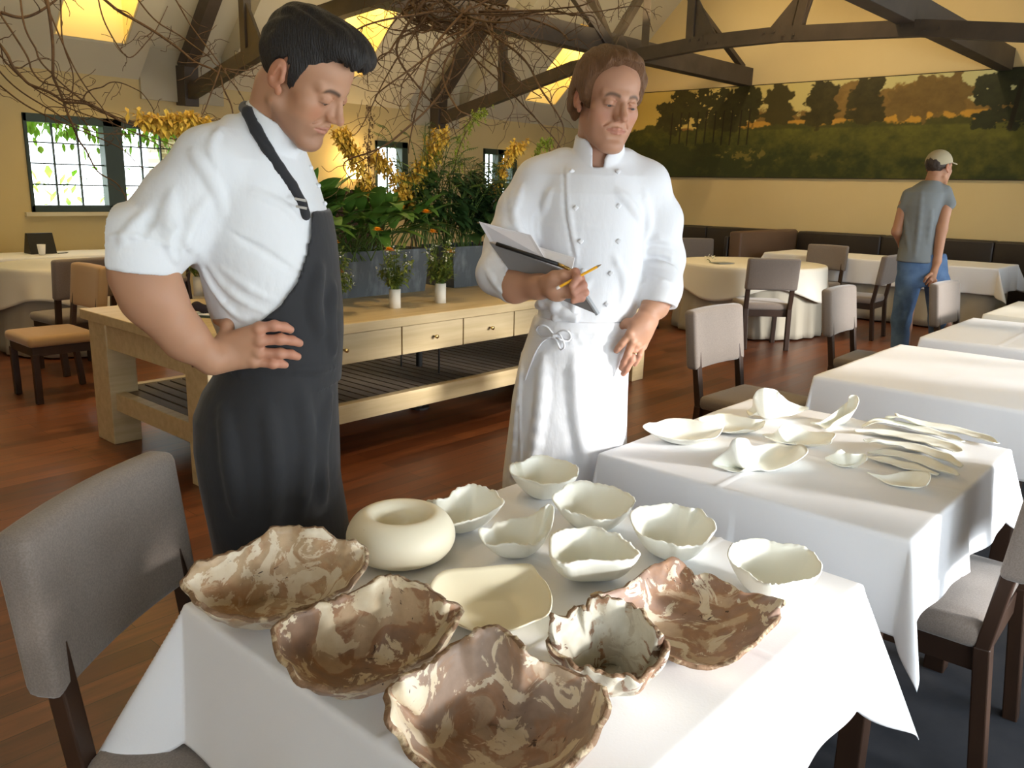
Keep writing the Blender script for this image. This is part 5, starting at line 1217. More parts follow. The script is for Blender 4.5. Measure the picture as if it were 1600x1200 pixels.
    for pts, r, k in (([(836, 508), (880, 520), (930, 524), (982, 512)], .006, .008), ([(834, 530), (880, 532), (940, 534), (980, 528)], .0045, .008), ([(985, 520), (960, 560), (930, 620)], .006, .03), ([(850, 560), (845, 640), (830, 740)], .007, .03), ([(900, 560), (905, 650), (920, 740)], .005, .04), ([(955, 600), (965, 690), (960, 760)], .005, .03), ([(818, 560), (808, 650), (800, 740)], .006, .02),
                      ([(815, 550), (812, 640), (815, 760)], .003, .008)): ap.fold(pts, r, k)
    ap.noise(.0022, 17, 2, (1, 1, .35))
    # body
    skin = (.45, .235, .145)
    T = V3(.246, 2.43, 1.724); R = head_frame(20, 13, 4.5); s = 1.05
    nb = Cf(932, 262, fw - .02)
    Vh, Fh, ch = make_head(T, R, s, skin, neck=[(T + R @ V3(0, -.03, -.05), nb, .056, .062, 0, 0)], jaw=.92, stub=.10, brow=(.10, .055, .032), lip=(.40, .15, .11), thin=.003, nose=1.05)
    ar = Fld(*bbox([Cf(780, 405, 2.12), Cf(925, 490, 2.45)], .02), .0026)
    W = Cf(842, 448, 2.245)
    ar.chain([Cf(785, 436, 2.36), Cf(805, 448, 2.31), W], [.045, .043, .031], .02)
    ar.chain([W, Cf(866, 447, 2.20)], [.031, .030], .02); ar.ell(Cf(872, 450, 2.19), (.034, .022, .036), .02)
    ar.chain([Cf(853, 440, 2.205), Cf(866, 431, 2.185), Cf(880, 429, 2.175), Cf(889, 431, 2.172)], [.018, .0135, .0125, .0100], .008)
    for a, b, c_, d, r in ((((882, 434), (899, 426), (902, 434), (894, 447)), 0, 0, 0, .0115), (((884, 443), (906, 436), (911, 446), (896, 455)), 0, 0, 0, .0118), (((885, 453), (909, 449), (914, 457), (899, 463)), 0, 0, 0, .0112), (((880, 460), (902, 461), (909, 466), (896, 470)), 0, 0, 0, .0100)):
        f4 = (2.18, 2.165, 2.150, 2.145); ar.chain([Cf(*a[i], f4[i]) for i in range(4)], [r * 1.1, r, r * .95, r * .82], .004); ar.ell(Cf(*a[1], 2.163), r * 1.08, .004)
    Va, Fa = ar.mesh(); c1_ = np.tile(V3(*skin), (len(Va), 1)); w_ = np.clip((Va[:, 0] - Cf(880, 447, 2.2)[0]) / .03, 0, 1)[:, None]; c1_ = c1_ * (1 - .5 * w_) + V3(.48, .20, .15) * .5 * w_
    br = Fld(*bbox([Cf(950, 455, 2.30), Cf(1045, 600, 2.50)], .02), .0026)
    f0 = 2.355
    W2 = Cf(1013, 489, 2.40); br.chain([Cf(1030, 462, 2.44), Cf(1024, 478, 2.425), W2], [.038, .036, .030], .02, w=(0, 1, 0), f=.85)
    Kn = [Cf(984, 522, f0), Cf(988, 534, f0), Cf(995, 539, f0 + .01), Cf(1004, 541, f0 + .025)]
    for kk, q in zip(Kn, (Cf(1000, 499, 2.385), Cf(1005, 502, 2.383), Cf(1012, 504, 2.388), Cf(1018, 504, 2.395))): br.seg(q, kk, .0185, .0130, .014)
    br.ell(Cf(1002, 512, 2.375), (.030, .020, .034), .02)
    for kk, pp, dd, tt, r in ((Kn[0], (972, 537), (966, 544), (963, 548), .0105), (Kn[1], (981, 553), (975, 566), (971, 575), .0108), (Kn[2], (987, 562), (979, 577), (974, 584), .0104), (Kn[3], (999, 555), (995, 563), (992, 569), .0092)):
        br.chain([kk, Cf(*pp, f0 - .004), Cf(*dd, f0 + .0), Cf(*tt, f0 + .006)], [r * 1.05, r, r * .92, r * .8], .003); br.ell(kk + V3(0, -.003, 0), r * 1.05, .006)
    br.chain([Cf(990, 506, 2.375), Cf(980, 505, 2.385), Cf(972, 509, 2.40)], [.015, .013, .011], .01)
    Vb, Fb = br.mesh(); c2_ = np.tile(V3(*skin), (len(Vb), 1)); w_ = np.clip((Cf(990, 535, f0)[2] - Vb[:, 2]) / .05, 0, 1)[:, None]; c2_ = c2_ * (1 - .4 * w_) + V3(.48, .21, .15) * .4 * w_
    tb = Fld(*bbox([(foot[0] - .26, fw - .25, 0), (foot[0] + .26, fw + .25, 1.66)], .02), .012)
    tb.loft([(.95, foot[0], fw, .10, .08, 0), (1.15, foot[0] + .02, fw, .09, .08, 0), (1.4, foot[0] + .02, fw, .15, .11, 0), (1.52, foot[0] + .04, fw, .10, .08, 0)], .04)
    tb.seg((foot[0] + .05, fw, 1.48), nb, .06, .055, .03)
    for sx in (-.07, .07): tb.chain([(foot[0] + sx, fw, .98), (foot[0] + sx, fw, .5), (foot[0] + sx, fw, .08)], [.06, .05, .04], .03)
    tb.chain([Cf(842, 285, 2.50), Cf(795, 390, 2.44), Cf(785, 436, 2.37)], [.045, .04, .04], .02); tb.chain([Cf(1010, 288, 2.50), Cf(1036, 405, 2.54), Cf(1030, 462, 2.45)], [.045, .04, .036], .02)
    Vt, Ft = tb.mesh(); V, Fq, c = join([(Vh, Fh, ch), (Va, Fa, c1_), (Vb, Fb, c2_), (Vt, Ft, np.tile(V3(*skin), (len(Vt), 1)))])
    part('body', V, Fq, M['skin'], P, foot, c)
    Vx, Fx = make_hair(T, R, s, 'receding'); part('hair', Vx, Fx, hairmat('brown_hair', (.075, .030, .010), (.22, .10, .034), .6), P, foot)
    eyes(P, T, R, s, foot, (.07, .055, .05))
    V, Fq = sh.mesh(); jo = part('chef_jacket', V, Fq, M['jacket'], P, foot)
    V, Fq = ap.mesh(); ao = part('apron', V, Fq, M['jacket'], P, foot)
    for x, y in ((893, 268), (966, 268), (899, 325), (966, 322), (907, 377), (966, 377), (954, 427), (948, 475), (911, 423)):
        q = base.hit(x, y); g = Fld(q - .014, q + .014, .0018); g.seg(q + V3(-.004, -.004, 0), q + V3(.004, -.005, .001), .0045, .0045, .002); g.seg(q + V3(0, -.004, -.004), q + V3(.0, -.005, .004), .004, .004, .002); V, Fq = g.mesh(); part('button', V, Fq, M['jacket'], jo, foot)
    # apron strings tied in a bow
    q = lambda x, y, o=.006: ap.hit(x, y, o)
    mb = MB(); o1 = q(866, 525)
    for loop in (((866, 525), (856, 512), (844, 508), (838, 516), (846, 526), (858, 527), (866, 525)), ((866, 525), (877, 517), (888, 518), (892, 527), (886, 533), (874, 530), (866, 526)), ((866, 525), (874, 522), (882, 540), (876, 546), (870, 533), (866, 527))):
        mb.tube(crom([q(x, y, .008 + .006 * (i % 3)) for i, (x, y) in enumerate(loop)], 6), .0030, 6)
    mb.tube(crom([q(865, 527, .008), q(850, 532, .010), q(838, 548, .007), q(828, 572, .006), q(820, 594, .006)], 6), .0030, 6)
    mb.tube(crom([q(868, 528, .008), q(885, 533, .008), q(896, 530, .007)], 5), .003, 6); mb.tube([o1 + V3(-.008, -.008, 0), o1 + V3(.008, -.008, 0)], .008, 8)
    fmb(mb, 'apron_tie', M['jacket'], ao, foot)
    # towel tucked at the waist
    g = Fld(*bbox([Cf(825, 455, 2.25), Cf(910, 505, 2.45)], .01), .0032); tw = [base.hit(x, y) for x, y in ((835, 478), (850, 474), (868, 480), (885, 490), (900, 496))]
    g.chain(tw, [.014, .017, .018, .016, .010], .01); g.chain([base.hit(840, 492), base.hit(870, 497), base.hit(898, 499)], [.012, .014, .009], .012); g.noise(.003, 60, 4); V, Fq = g.mesh(); part('folded_towel', V, Fq, M['jacket'], P, foot)
    rg = Kn[2] * .42 + Cf(987, 562, f0 - .004) * .58; dr = Cf(987, 562, f0) - Kn[2]; dr /= np.linalg.norm(dr); u_ = np.cross(dr, (0, 1., 0)); u_ /= np.linalg.norm(u_); v_ = np.cross(dr, u_)
    fmb(MB().tube([rg + u_ * cos(a) * .0116 + v_ * sin(a) * .0116 for a in np.linspace(0, 2 * pi, 20)], .0016, 6, False), 'ring', mat('gold_ring', (.8, .55, .3), .2, .5, metal=1), P, foot)
    tr = Fld(*bbox([(foot[0] - .2, fw - .15, .02), (foot[0] + .2, fw + .15, .9)], .02), .01)
    for sx in (-.075, .075): tr.chain([(foot[0] + sx, fw, .78), (foot[0] + sx, fw, .5), (foot[0] + sx, fw, .1)], [.07, .07, .07], .03)
    tr.D = np.maximum(tr.D, (.05 - tr.ax[2][None, None, :]).astype(np.float32)); V, Fq = tr.mesh(); part('trousers', V, Fq, M['trouser'], P, foot)
    shoes(P, foot, ((foot[0] - .095, fw - .02, pi + .15), (foot[0] + .095, fw - .02, pi - .1)))
    # things he holds: folder with paper and black pen, pencil
    M['folder'] = mat('grey_folder', (.22, .205, .20), .5, .3); M['paper'] = mat('paper_sheet', (.62, .58, .58), .8, .1)
    ang = -YAW
    def held(name, label, cat): 
        e = empty(name, Vector(YM.T @ Cf(850, 430, 2.2)), -YAW, label=label, cat=cat); return e, Cf(850, 430, 2.2)
    def slab(c4_, th, nrm=None):
        c4_ = [V3(*p) for p in c4_]; n_ = np.cross(c4_[1] - c4_[0], c4_[3] - c4_[0]); n_ /= np.linalg.norm(n_); m = len(c4_)
        return MB().add([p + n_ * th / 2 for p in c4_] + [p - n_ * th / 2 for p in c4_], [tuple(range(m)), tuple(range(2 * m - 1, m - 1, -1))] + [(k, k + m, (k + 1) % m + m, (k + 1) % m) for k in range(m)])
    def sub(mb, name, m, par, o, **k): mb.V = [tuple(np.array(v) - o) for v in mb.V]; return mb.obj(name, m, par, **k)
    e, o = held('folder', 'grey folder of papers held open in the older chef\'s right hand', 'folder')
    cA, cB, cC, cD = Cf(765, 378, 2.335), Cf(893, 427, 2.215), Cf(934, 491, 2.215), Cf(800, 413, 2.36)
    cD = cA + (cC - cB) * 1.0; 
    cD = Cf(810, 440, 2.30)
    sub(slab([cA, cB, cC, cD], .010), 'cover', M['folder'], e, o, bevel=.002)
    sub(MB().tube([cB + (cC - cB) * .0, cC], .0065, 8), 'spine', mat('pale_spine', (.45, .47, .50), .3, .5, metal=.4), e, o)
    sub(slab([Cf(748, 346, 2.33), Cf(829, 367, 2.30), Cf(851, 403, 2.255), Cf(766, 378, 2.325)], .0025), 'paper', M['paper'], e, o)
    sub(slab([Cf(829, 367, 2.302), Cf(842, 386, 2.285), Cf(898, 403, 2.235), Cf(893, 425, 2.212), Cf(851, 403, 2.252)], .0025), 'paper', mat('white_paper', (.78, .76, .78), .8, .1), e, o)
    e, o = held('pen', 'black pen lying along the top edge of the grey folder', 'pen'); fo = V3(0, -.010, .004)
    sub(MB().tube([Cf(776, 383, 2.318) + fo, Cf(872, 415, 2.225) + fo], .0055, 8), 'barrel', M['blackm'], e, o, smooth=True); sub(MB().tube([Cf(872, 415, 2.225) + fo, Cf(888, 422, 2.212) + fo, Cf(893, 424, 2.209) + fo], [.0052, .0048, .002], 8), 'tip', M['brass'], e, o, smooth=True)
    e, o = held('pencil', 'yellow pencil pinched between the older chef\'s fingers', 'pencil'); a, b = Cf(869, 451, 2.150), Cf(940, 413, 2.148); d = b - a
    sub(MB().tube([a + d * .08, a + d * .9], .0038, 6), 'shaft', mat('yellow_lacquer', (.85, .42, .02), .35, .5), e, o)
    sub(MB().tube([a, a + d * .08], .0042, 8), 'eraser', mat('eraser_pale', (.75, .66, .62), .7), e, o, smooth=True); sub(MB().tube([a + d * .9, a + d * .97, a + d], [.0038, .0015, .0004], 6), 'point', mat('pencil_wood', (.25, .17, .1), .7), e, o)
old_chef()

# ---------------------------------------------------------------- man in the cap at the back
def cap_man():
    g0 = YM @ Pz(1412, 604, 0.0); fw = g0[1]; foot = (Cf(1440, 600, fw)[0], fw)
    P = fig('person', foot, 'man in beige cap, grey T-shirt and blue jeans walking away past the tables')
    def rows(L):
        out = []
        for (py, xl, xr, ry) in L:
            a, b = Cf(xl, py, fw), Cf(xr, py, fw); out.append((a[2], (a[0] + b[0]) / 2, fw, (b[0] - a[0]) / 2, ry, 0))
        return out
    sh = Fld(*bbox([Cf(1385, 415, fw - .3), Cf(1500, 275, fw + .3)], .02), .007)
    sh.loft(rows([(408, 1402, 1458, .13), (385, 1407, 1457, .13), (350, 1411, 1462, .135), (320, 1412, 1472, .14), (300, 1418, 1480, .13), (290, 1430, 1474, .10), (282, 1443, 1468, .07)]), .03)
    sh.chain([Cf(1476, 300, fw - .05), Cf(1482, 318, fw - .07)], [.055, .056], .03); sh.chain([Cf(1420, 305, fw + .02), Cf(1413, 325, fw + .03)], [.05, .052], .03)
    for pts, r in (([(1440, 300), (1436, 350), (1430, 400)], .008), ([(1455, 330), (1450, 380)], .007), ([(1415, 340), (1420, 390)], .007)): sh.fold(pts, r, .03)
    sh.noise(.003, 16, 3)
    jn = Fld(*bbox([Cf(1375, 405, fw - .35), Cf(1495, 405, fw + .4), V3(foot[0] - .3, fw, .07), V3(foot[0] + .3, fw, .07)], .03), .009)
    jn.loft(rows([(445, 1403, 1480, .125), (420, 1402, 1480, .125), (400, 1404, 1478, .12), (395, 1406, 1476, .12)]), .02)
    L1, R1 = Cf(1420, 440, fw - .02), Cf(1464, 440, fw + .04)
    jn.chain([L1, Cf(1408, 500, fw - .05), V3(Cf(1390, 600, fw)[0], fw - .12, .09)], [.095, .072, .058], .03)
    jn.chain([R1, Cf(1466, 500, fw + .08), V3(Cf(1484, 600, fw)[0], fw + .22, .09)], [.092, .070, .058], .03)
    jn.fold([(1400, 440), (1410, 480), (1400, 520)], .010, .03); jn.fold([(1425, 470), (1412, 510)], .008, .03); jn.noise(.004, 14, 2)
    skin = (.44, .22, .125); T = Cf(1467, 262, fw - .01); R = head_frame(118, 4, 0); s = 1.02
    nb = Cf(1456, 290, fw); V_, F_, c_ = make_head(T, R, s, skin, h=.004, neck=[(T + R @ V3(0, -.03, -.05), nb, .054, .060, 0, 0)], brow=(.10, .06, .03))
    ar = Fld(*bbox([Cf(1385, 300, fw - .3), Cf(1500, 460, fw + .2)], .03), .0045)
    ar.chain([Cf(1480, 312, fw - .06), Cf(1471, 358, fw - .10), Cf(1464, 408, fw - .12), Cf(1460, 422, fw - .125)], [.047, .042, .030, .026], .02)
    ar.ell(Cf(1458, 430, fw - .13), (.028, .020, .045), .02)
    for x, y, x2, y2 in ((1453, 436, 1447, 444), (1455, 439, 1451, 447), (1459, 440, 1456, 448), (1462, 438, 1461, 446)): ar.chain([Cf(1458, 432, fw - .13), Cf(x, y, fw - .14), Cf(x2, y2, fw - .13)], [.012, .010, .008], .005)
    ar.chain([Cf(1454, 428, fw - .14), Cf(1447, 434, fw - .15), Cf(1444, 440, fw - .14)], [.013, .011, .009], .006)
    ar.chain([Cf(1414, 318, fw + .03), Cf(1401, 362, fw + .02), Cf(1411, 384, fw + .13), Cf(1428, 392, fw + .2)], [.045, .036, .032, .028], .02)
    Va, Fa = ar.mesh(); tb = Fld(*bbox([(foot[0] - .25, fw - .3, 0), (foot[0] + .25, fw + .35, 1.6)], .02), .014)
    tb.loft(rows([(430, 1412, 1476, .10), (385, 1415, 1450, .10), (320, 1420, 1468, .11), (295, 1436, 1470, .08)]), .03); tb.seg(Cf(1456, 300, fw), nb, .05, .05, .02)
    tb.chain([L1, Cf(1412, 510, fw - .05), V3(Cf(1397, 600, fw)[0], fw - .12, .06)], [.08, .055, .04], .03); tb.chain([R1, Cf(1474, 510, fw + .08), V3(Cf(1484, 600, fw)[0], fw + .22, .06)], [.08, .055, .04], .03)
    Vt, Ft = tb.mesh(); k = np.tile(V3(*skin), (1, 1)); V, Fq, c = join([(V_, F_, c_), (Va, Fa, np.tile(V3(*skin), (len(Va), 1))), (Vt, Ft, np.tile(V3(*skin), (len(Vt), 1)))])
    part('body', V, Fq, M['skin'], P, foot, c)
    Vx, Fx = make_hair(T, R, s, 'cap', .005); part('hair', Vx, Fx, hairmat('short_dark_hair', (.03, .018, .012), (.06, .035, .02)), P, foot)
    eyes(P, T, R, s, foot, (.1, .07, .05))
    V, Fq = sh.mesh(); part('t_shirt', V, Fq, mat('grey_marl_jersey', (.20, .215, .22), .9, .1), P, foot)
    V, Fq = jn.mesh(); part('jeans', V, Fq, mat('blue_denim', (.075, .13, .24), .85, .15, noise=(7, (.12, .20, .34), .4, .7, I3), bump=(200, .2, .002, I3)), P, foot)
    # cap
    g = Fld((-.10, -.13, -.01), (.10, .20, .15), .004); g.ell((0, -.012, .036), (.086, .107, .094), .01)
    zb = .028 - .25 * (g.ax[1] - .09).clip(-.3, 0) * .25; zb = np.interp(g.ax[1], [-.13, .0, .1], [-.004, .030, .052])[None, :, None]
    g.D = np.maximum(g.D, (zb - g.ax[2][None, None, :]).astype(np.float32)); X, Y, Z = g.ax[0][:, None, None], g.ax[1][None, :, None], g.ax[2][None, None, :]
    brim = np.maximum(np.sqrt((X / .072) ** 2 + ((Y - .075) / .085) ** 2) - 1, -1) * .07; zc = .056 - .12 * (Y - .08) - 4.5 * X * X
    brim = np.maximum(brim, np.abs(Z - zc) - .003); brim = np.maximum(brim, .05 - Y); g.D = np.minimum(g.D, brim).astype(np.float32)
    g.D = np.maximum(g.D, -(np.sqrt((X / .03) ** 2 + ((Z - .028) / .02) ** 2) - 1 + np.where(Y < -.06, 0, 9)) * .02).astype(np.float32)
    V, Fq = g.mesh(); part('cap', (V * s) @ R.T + T, Fq, mat('beige_cap', (.42, .36, .24), .85, .15), P, foot)
    shoes(P, foot, ((Cf(1397, 600, fw)[0], fw - .10, -.5), (Cf(1484, 600, fw)[0], fw + .24, -.3)))
cap_man()
# ---------------------------------------------------------------- planters, plants and vases on the sideboard
M['leaf'] = mat('broad_leaf_green', (.065, .16, .022), .36, .5, noise=(5, (.15, .26, .04), .35, .75, I3))
M['leaf2'] = mat('fern_green', (.06, .14, .022), .5, .35, noise=(6, (.15, .26, .04), .35, .75, I3))
M['leafd'] = mat('deep_green_foliage', (.022, .058, .016), .5, .35, noise=(7, (.05, .11, .025), .35, .75, I3))
M['lime'] = mat('lime_green', (.30, .38, .04), .5, .3)
M['yel'] = mat('yellow_orchid', (.80, .56, .08), .55, .3, noise=(30, (.60, .34, .06), .4, .7, I3))
M['fresh'] = mat('fresh_yellow_green', (.14, .20, .03), .5, .3, noise=(20, (.26, .28, .06), .4, .7, I3))
M['ora'] = mat('orange_petal', (.90, .38, .01), .5, .3)
M['whi'] = mat('white_petal', (.75, .75, .62), .6, .2)
M['stem'] = mat('green_stem', (.10, .16, .03), .6, .3)
M['soil'] = mat('soil', (.03, .02, .012), .9, .1)
M['bark'] = mat('vine_bark', (.085, .045, .02), .75, .25, noise=(25, (.15, .09, .045), .35, .7, I3))
M['vase'] = mat('white_vase', (.78, .74, .64), .5, .35)
def planter(x0, x1, y0, y1, h, label):
    e = empty('planter_box', ((x0 + x1) / 2, (y0 + y1) / 2, SZ), label=label, cat='planter'); a, b = (x1 - x0) / 2, (y1 - y0) / 2; t = .035
    mb = MB(); V = [(sx * (a - (t if z == 0 else 0)), sy * (b - (t * .6 if z == 0 else 0)), z) for z in (0, h) for sx, sy in ((-1, -1), (1, -1), (1, 1), (-1, 1))]
    V += [(x * .985, y * .96, z) for x, y, z in V[4:]] + [(sx * (a * .97), sy * (b * .93), h - .05) for sx, sy in ((-1, -1), (1, -1), (1, 1), (-1, 1))]
    mb.add(V, [(3, 2, 1, 0)] + [(k, (k + 1) % 4, 4 + (k + 1) % 4, 4 + k) for k in range(4)] + [(4 + k, 4 + (k + 1) % 4, 8 + (k + 1) % 4, 8 + k) for k in range(4)] + [(8 + k, 8 + (k + 1) % 4, 12 + (k + 1) % 4, 12 + k) for k in range(4)])
    mb.obj('box_body', M['zinc'], e); MB().box(-a * .97, a * .97, -b * .93, b * .93, h - .07, h - .045).obj('soil', M['soil'], e); return e
pl1 = planter(2.55, 4.02, 4.38, 4.74, .30, 'weathered grey metal planter box behind the flower vases')
pl2 = planter(4.24, 5.3, 4.38, 4.74, .30, 'grey metal planter box partly hidden by the older chef\'s sleeve')
YP = 4.56; ZP = SZ + .26
def PP(px, py, y=YP): return PY(px, py, y)
def plant(name, x, label, cat='plant', y=YP, z=ZP):
    return empty(name, (x, y, z), label=label, cat=cat)
def loc(mb, e): o = np.array(e.location); mb.V = [tuple(np.array(v) - o) for v in mb.V]; return mb
def aspid(name, cx, n, label, spread=.5, hh=.55, m='leaf', r=None, lean=(0, 0)):
    r = r or rnd; e = plant(name, cx, label); mb = MB(); ms = MB(); k = 0
    while k < n:
        a = r.uniform(0, 2 * pi); u = r.random() ** .6; d = V_(cos(a) * spread * u + lean[0], sin(a) * spread * u * .6 + lean[1] - .1, hh * r.uniform(.55, 1.15))
        b = V_(cx + r.uniform(-.25, .25), YP + r.uniform(-.1, .1), ZP - .02); L = np.linalg.norm(d)
        p = crom([b, b + d * .35 + V_(0, 0, .05), b + d * .55], 4); ms.tube(p, .004, 5)
        mb.leaf(p[-1], d + V_(0, 0, -.25 * L), r.uniform(.26, .40), r.uniform(.075, .115), r.uniform(.15, .6), 8, fold=.22); k += 1
    loc(mb, e).obj('foliage', M[m], e, True); loc(ms, e).obj('stem', M['stem'], e, True); return e
V_ = lambda *a: np.array(a, float)
r1 = random.Random(21)
aspid('aspidistra', 3.0, 84, 'broad-leaved glossy green plant at the left of the grey planter, beside the young chef', .58, .58, 'leaf', r1, (-.05, -.15))
aspid('aspidistra', 3.62, 64, 'broad-leaved green plant in the middle of the grey planter above the vases', .5, .52, 'leaf', r1, (.0, -.15))
aspid('aspidistra', 4.75, 30, 'dark broad-leaved plant in the planter next to the older chef', .45, .45, 'leafd', r1, (-.05, -.1))
def fern(cx, n, label, hh, spread, m, seed, y=YP, lean=0, fl=.09):
    r = random.Random(seed); e = plant('fern', cx, label, y=y); mb = MB(); ms = MB()
    for k in range(n):
        a = r.uniform(0, 2 * pi); u = r.random() ** .5; up = hh * r.uniform(.55, 1.05)
        b = V_(cx + r.uniform(-.12, .12), y + r.uniform(-.08, .08), ZP - .02); o = V_(cos(a) * spread * u + lean, sin(a) * spread * u * .6, 0)
        P_ = crom([b, b + o * .3 + V_(0, 0, up * .5), b + o * .75 + V_(0, 0, up * .9), b + o * 1.15 + V_(0, 0, up * .98)], 9); ms.tube(P_, np.linspace(.004, .0015, len(P_)), 5)
        T_ = np.gradient(P_, axis=0)
        for i in range(6, len(P_)):
            f = (i - 6) / (len(P_) - 6); w = fl * (1 - .75 * f) ; s_ = np.cross(T_[i], (0, 0, 1.)); s_ /= np.linalg.norm(s_) + 1e-6
            for sd in (-1, 1): mb.leaf(P_[i], s_ * sd + T_[i] / np.linalg.norm(T_[i]) * .5 - V_(0, 0, .25), w, w * .22, .2, 2, fold=.1)
    loc(mb, e).obj('frond', M[m], e, False); loc(ms, e).obj('stem', M['stem'], e, True); return e
fern(4.15, 30, 'tall feathery green fern rising highest in the planter arrangement', .92, .42, 'leaf2', 5, fl=.11)
fern(4.45, 46, 'dense dark fern filling the gap between the two planters', .70, .55, 'leafd', 6, fl=.12)
fern(4.95, 36, 'dark green fern spreading behind the older chef\'s shoulder', .70, .50, 'leafd', 7, fl=.12)
fern(3.35, 20, 'small bright fern drooping over the front of the grey planter', .25, .45, 'leaf2', 8, y=4.42, fl=.06)
fern(2.75, 24, 'light green fern at the left end of the planter behind the young chef', .45, .35, 'leaf2', 9, fl=.08)
def dense(cx, n, label, m, seed, w=.35, h=.5, y=YP):
    r = random.Random(seed); e = plant('leafy_shrub', cx, label, y=y); mb = MB(); ms = MB()
    for k in range(9): a = r.uniform(0, 6.28); ms.tube(crom([(cx, y, ZP - .02), (cx + cos(a) * w * .4, y + sin(a) * .1, ZP + h * .5), (cx + cos(a) * w * .8, y + sin(a) * .2, ZP + h * .9)], 4), [.006] * 8 + [.003], 5)
    for k in range(n):
        a, b = r.uniform(0, 6.28), r.uniform(-.2, 1); q = r.uniform(.5, 1); p = V_(cx + cos(a) * w * q, y + sin(a) * .2 * q, ZP + h * .5 + b * h * .55)
        mb.leaf(p, V_(cos(a) + r.uniform(-.5, .5), sin(a) - .3, r.uniform(-.6, .6)), r.uniform(.06, .13), r.uniform(.03, .055), .3, 3)
    loc(mb, e).obj('foliage', M[m], e, True); loc(ms, e).obj('stem', M['stem'], e); return e
dense(4.35, 420, 'dark small-leaved shrub in the middle of the two planters', 'leafd', 31, .38, .55)
dense(4.9, 360, 'dark small-leaved shrub right of the tall fern', 'leafd', 32, .35, .5)
def spray(pts, label, seed, m='yel', n=120, rad=.055, y=YP, name='orchid_spray', size=.035, base=True):
    """arching flower stem through pixel points (px, py[, y])"""
    r = random.Random(seed); P0 = [PY(p[0], p[1], p[2] if len(p) > 2 else y) for p in pts]
    e = plant(name, P0[0][0], label, 'orchid', y=P0[0][1], z=P0[0][2]); P_ = crom(P0, 10); ms = MB().tube(P_, np.linspace(.005, .002, len(P_)), 6); mb = MB()
    for k in range(int(n * 1.5)):
        i = int((.30 + .70 * r.random()) * (len(P_) - 1)); a, b = r.uniform(0, 6.28), r.uniform(-.6, 1); q = r.uniform(.3, 1) * rad
        c = P_[i] + V_(cos(a) * q, sin(a) * q, b * q)
        f0 = r.uniform(0, 6.28); nn = V_(cos(a), sin(a) - .4, b * .5)
        for j in range(4): t = f0 + j * pi / 2; mb.leaf(c, V_(cos(t), sin(t) * .4, sin(t)) + nn * .3, size * 1.25 * r.uniform(.7, 1.1), size * .62, .2, 2)
    loc(mb, e).obj('blossom', M[m], e, False); loc(ms, e).obj('stem', M['bark'], e, True); return e
spray([(585, 400), (578, 320), (560, 262), (540, 225), (528, 208)], 'yellow orchid spray leaning left beside the young chef\'s chin', 1, n=130)
spray([(600, 400), (602, 340), (640, 290), (672, 248), (690, 205)], 'ochre orchid spray rising in the middle of the planter', 2, n=170, rad=.075)
spray([(600, 400), (595, 330), (578, 280), (575, 230), (580, 165)], 'thin dark seed spike standing tallest above the planter', 3, n=60, rad=.03, size=.018, m='bark')
spray([(655, 400), (640, 340), (625, 290), (600, 262), (585, 245)], 'second ochre orchid spray left of the tall fern', 4, n=110)
spray([(745, 400), (760, 330), (785, 270), (800, 240), (818, 226)], 'yellow orchid spray arching toward the older chef\'s shoulder', 5, n=90, m='yel')
spray([(760, 400), (790, 330), (820, 268), (845, 232), (862, 220)], 'sparse greenish orchid spray just left of the older chef\'s shoulder', 6, n=40, m='lime', rad=.04)
spray([(700, 400), (705, 300), (718, 230), (740, 190), (762, 172)], 'lime feathery spray at the top right of the plants', 7, n=90, m='lime', size=.022)
spray([(640, 400), (650, 330), (668, 260), (690, 215)], 'lime green spiky spray in front of the tall fern', 8, n=70, m='lime', size=.022)
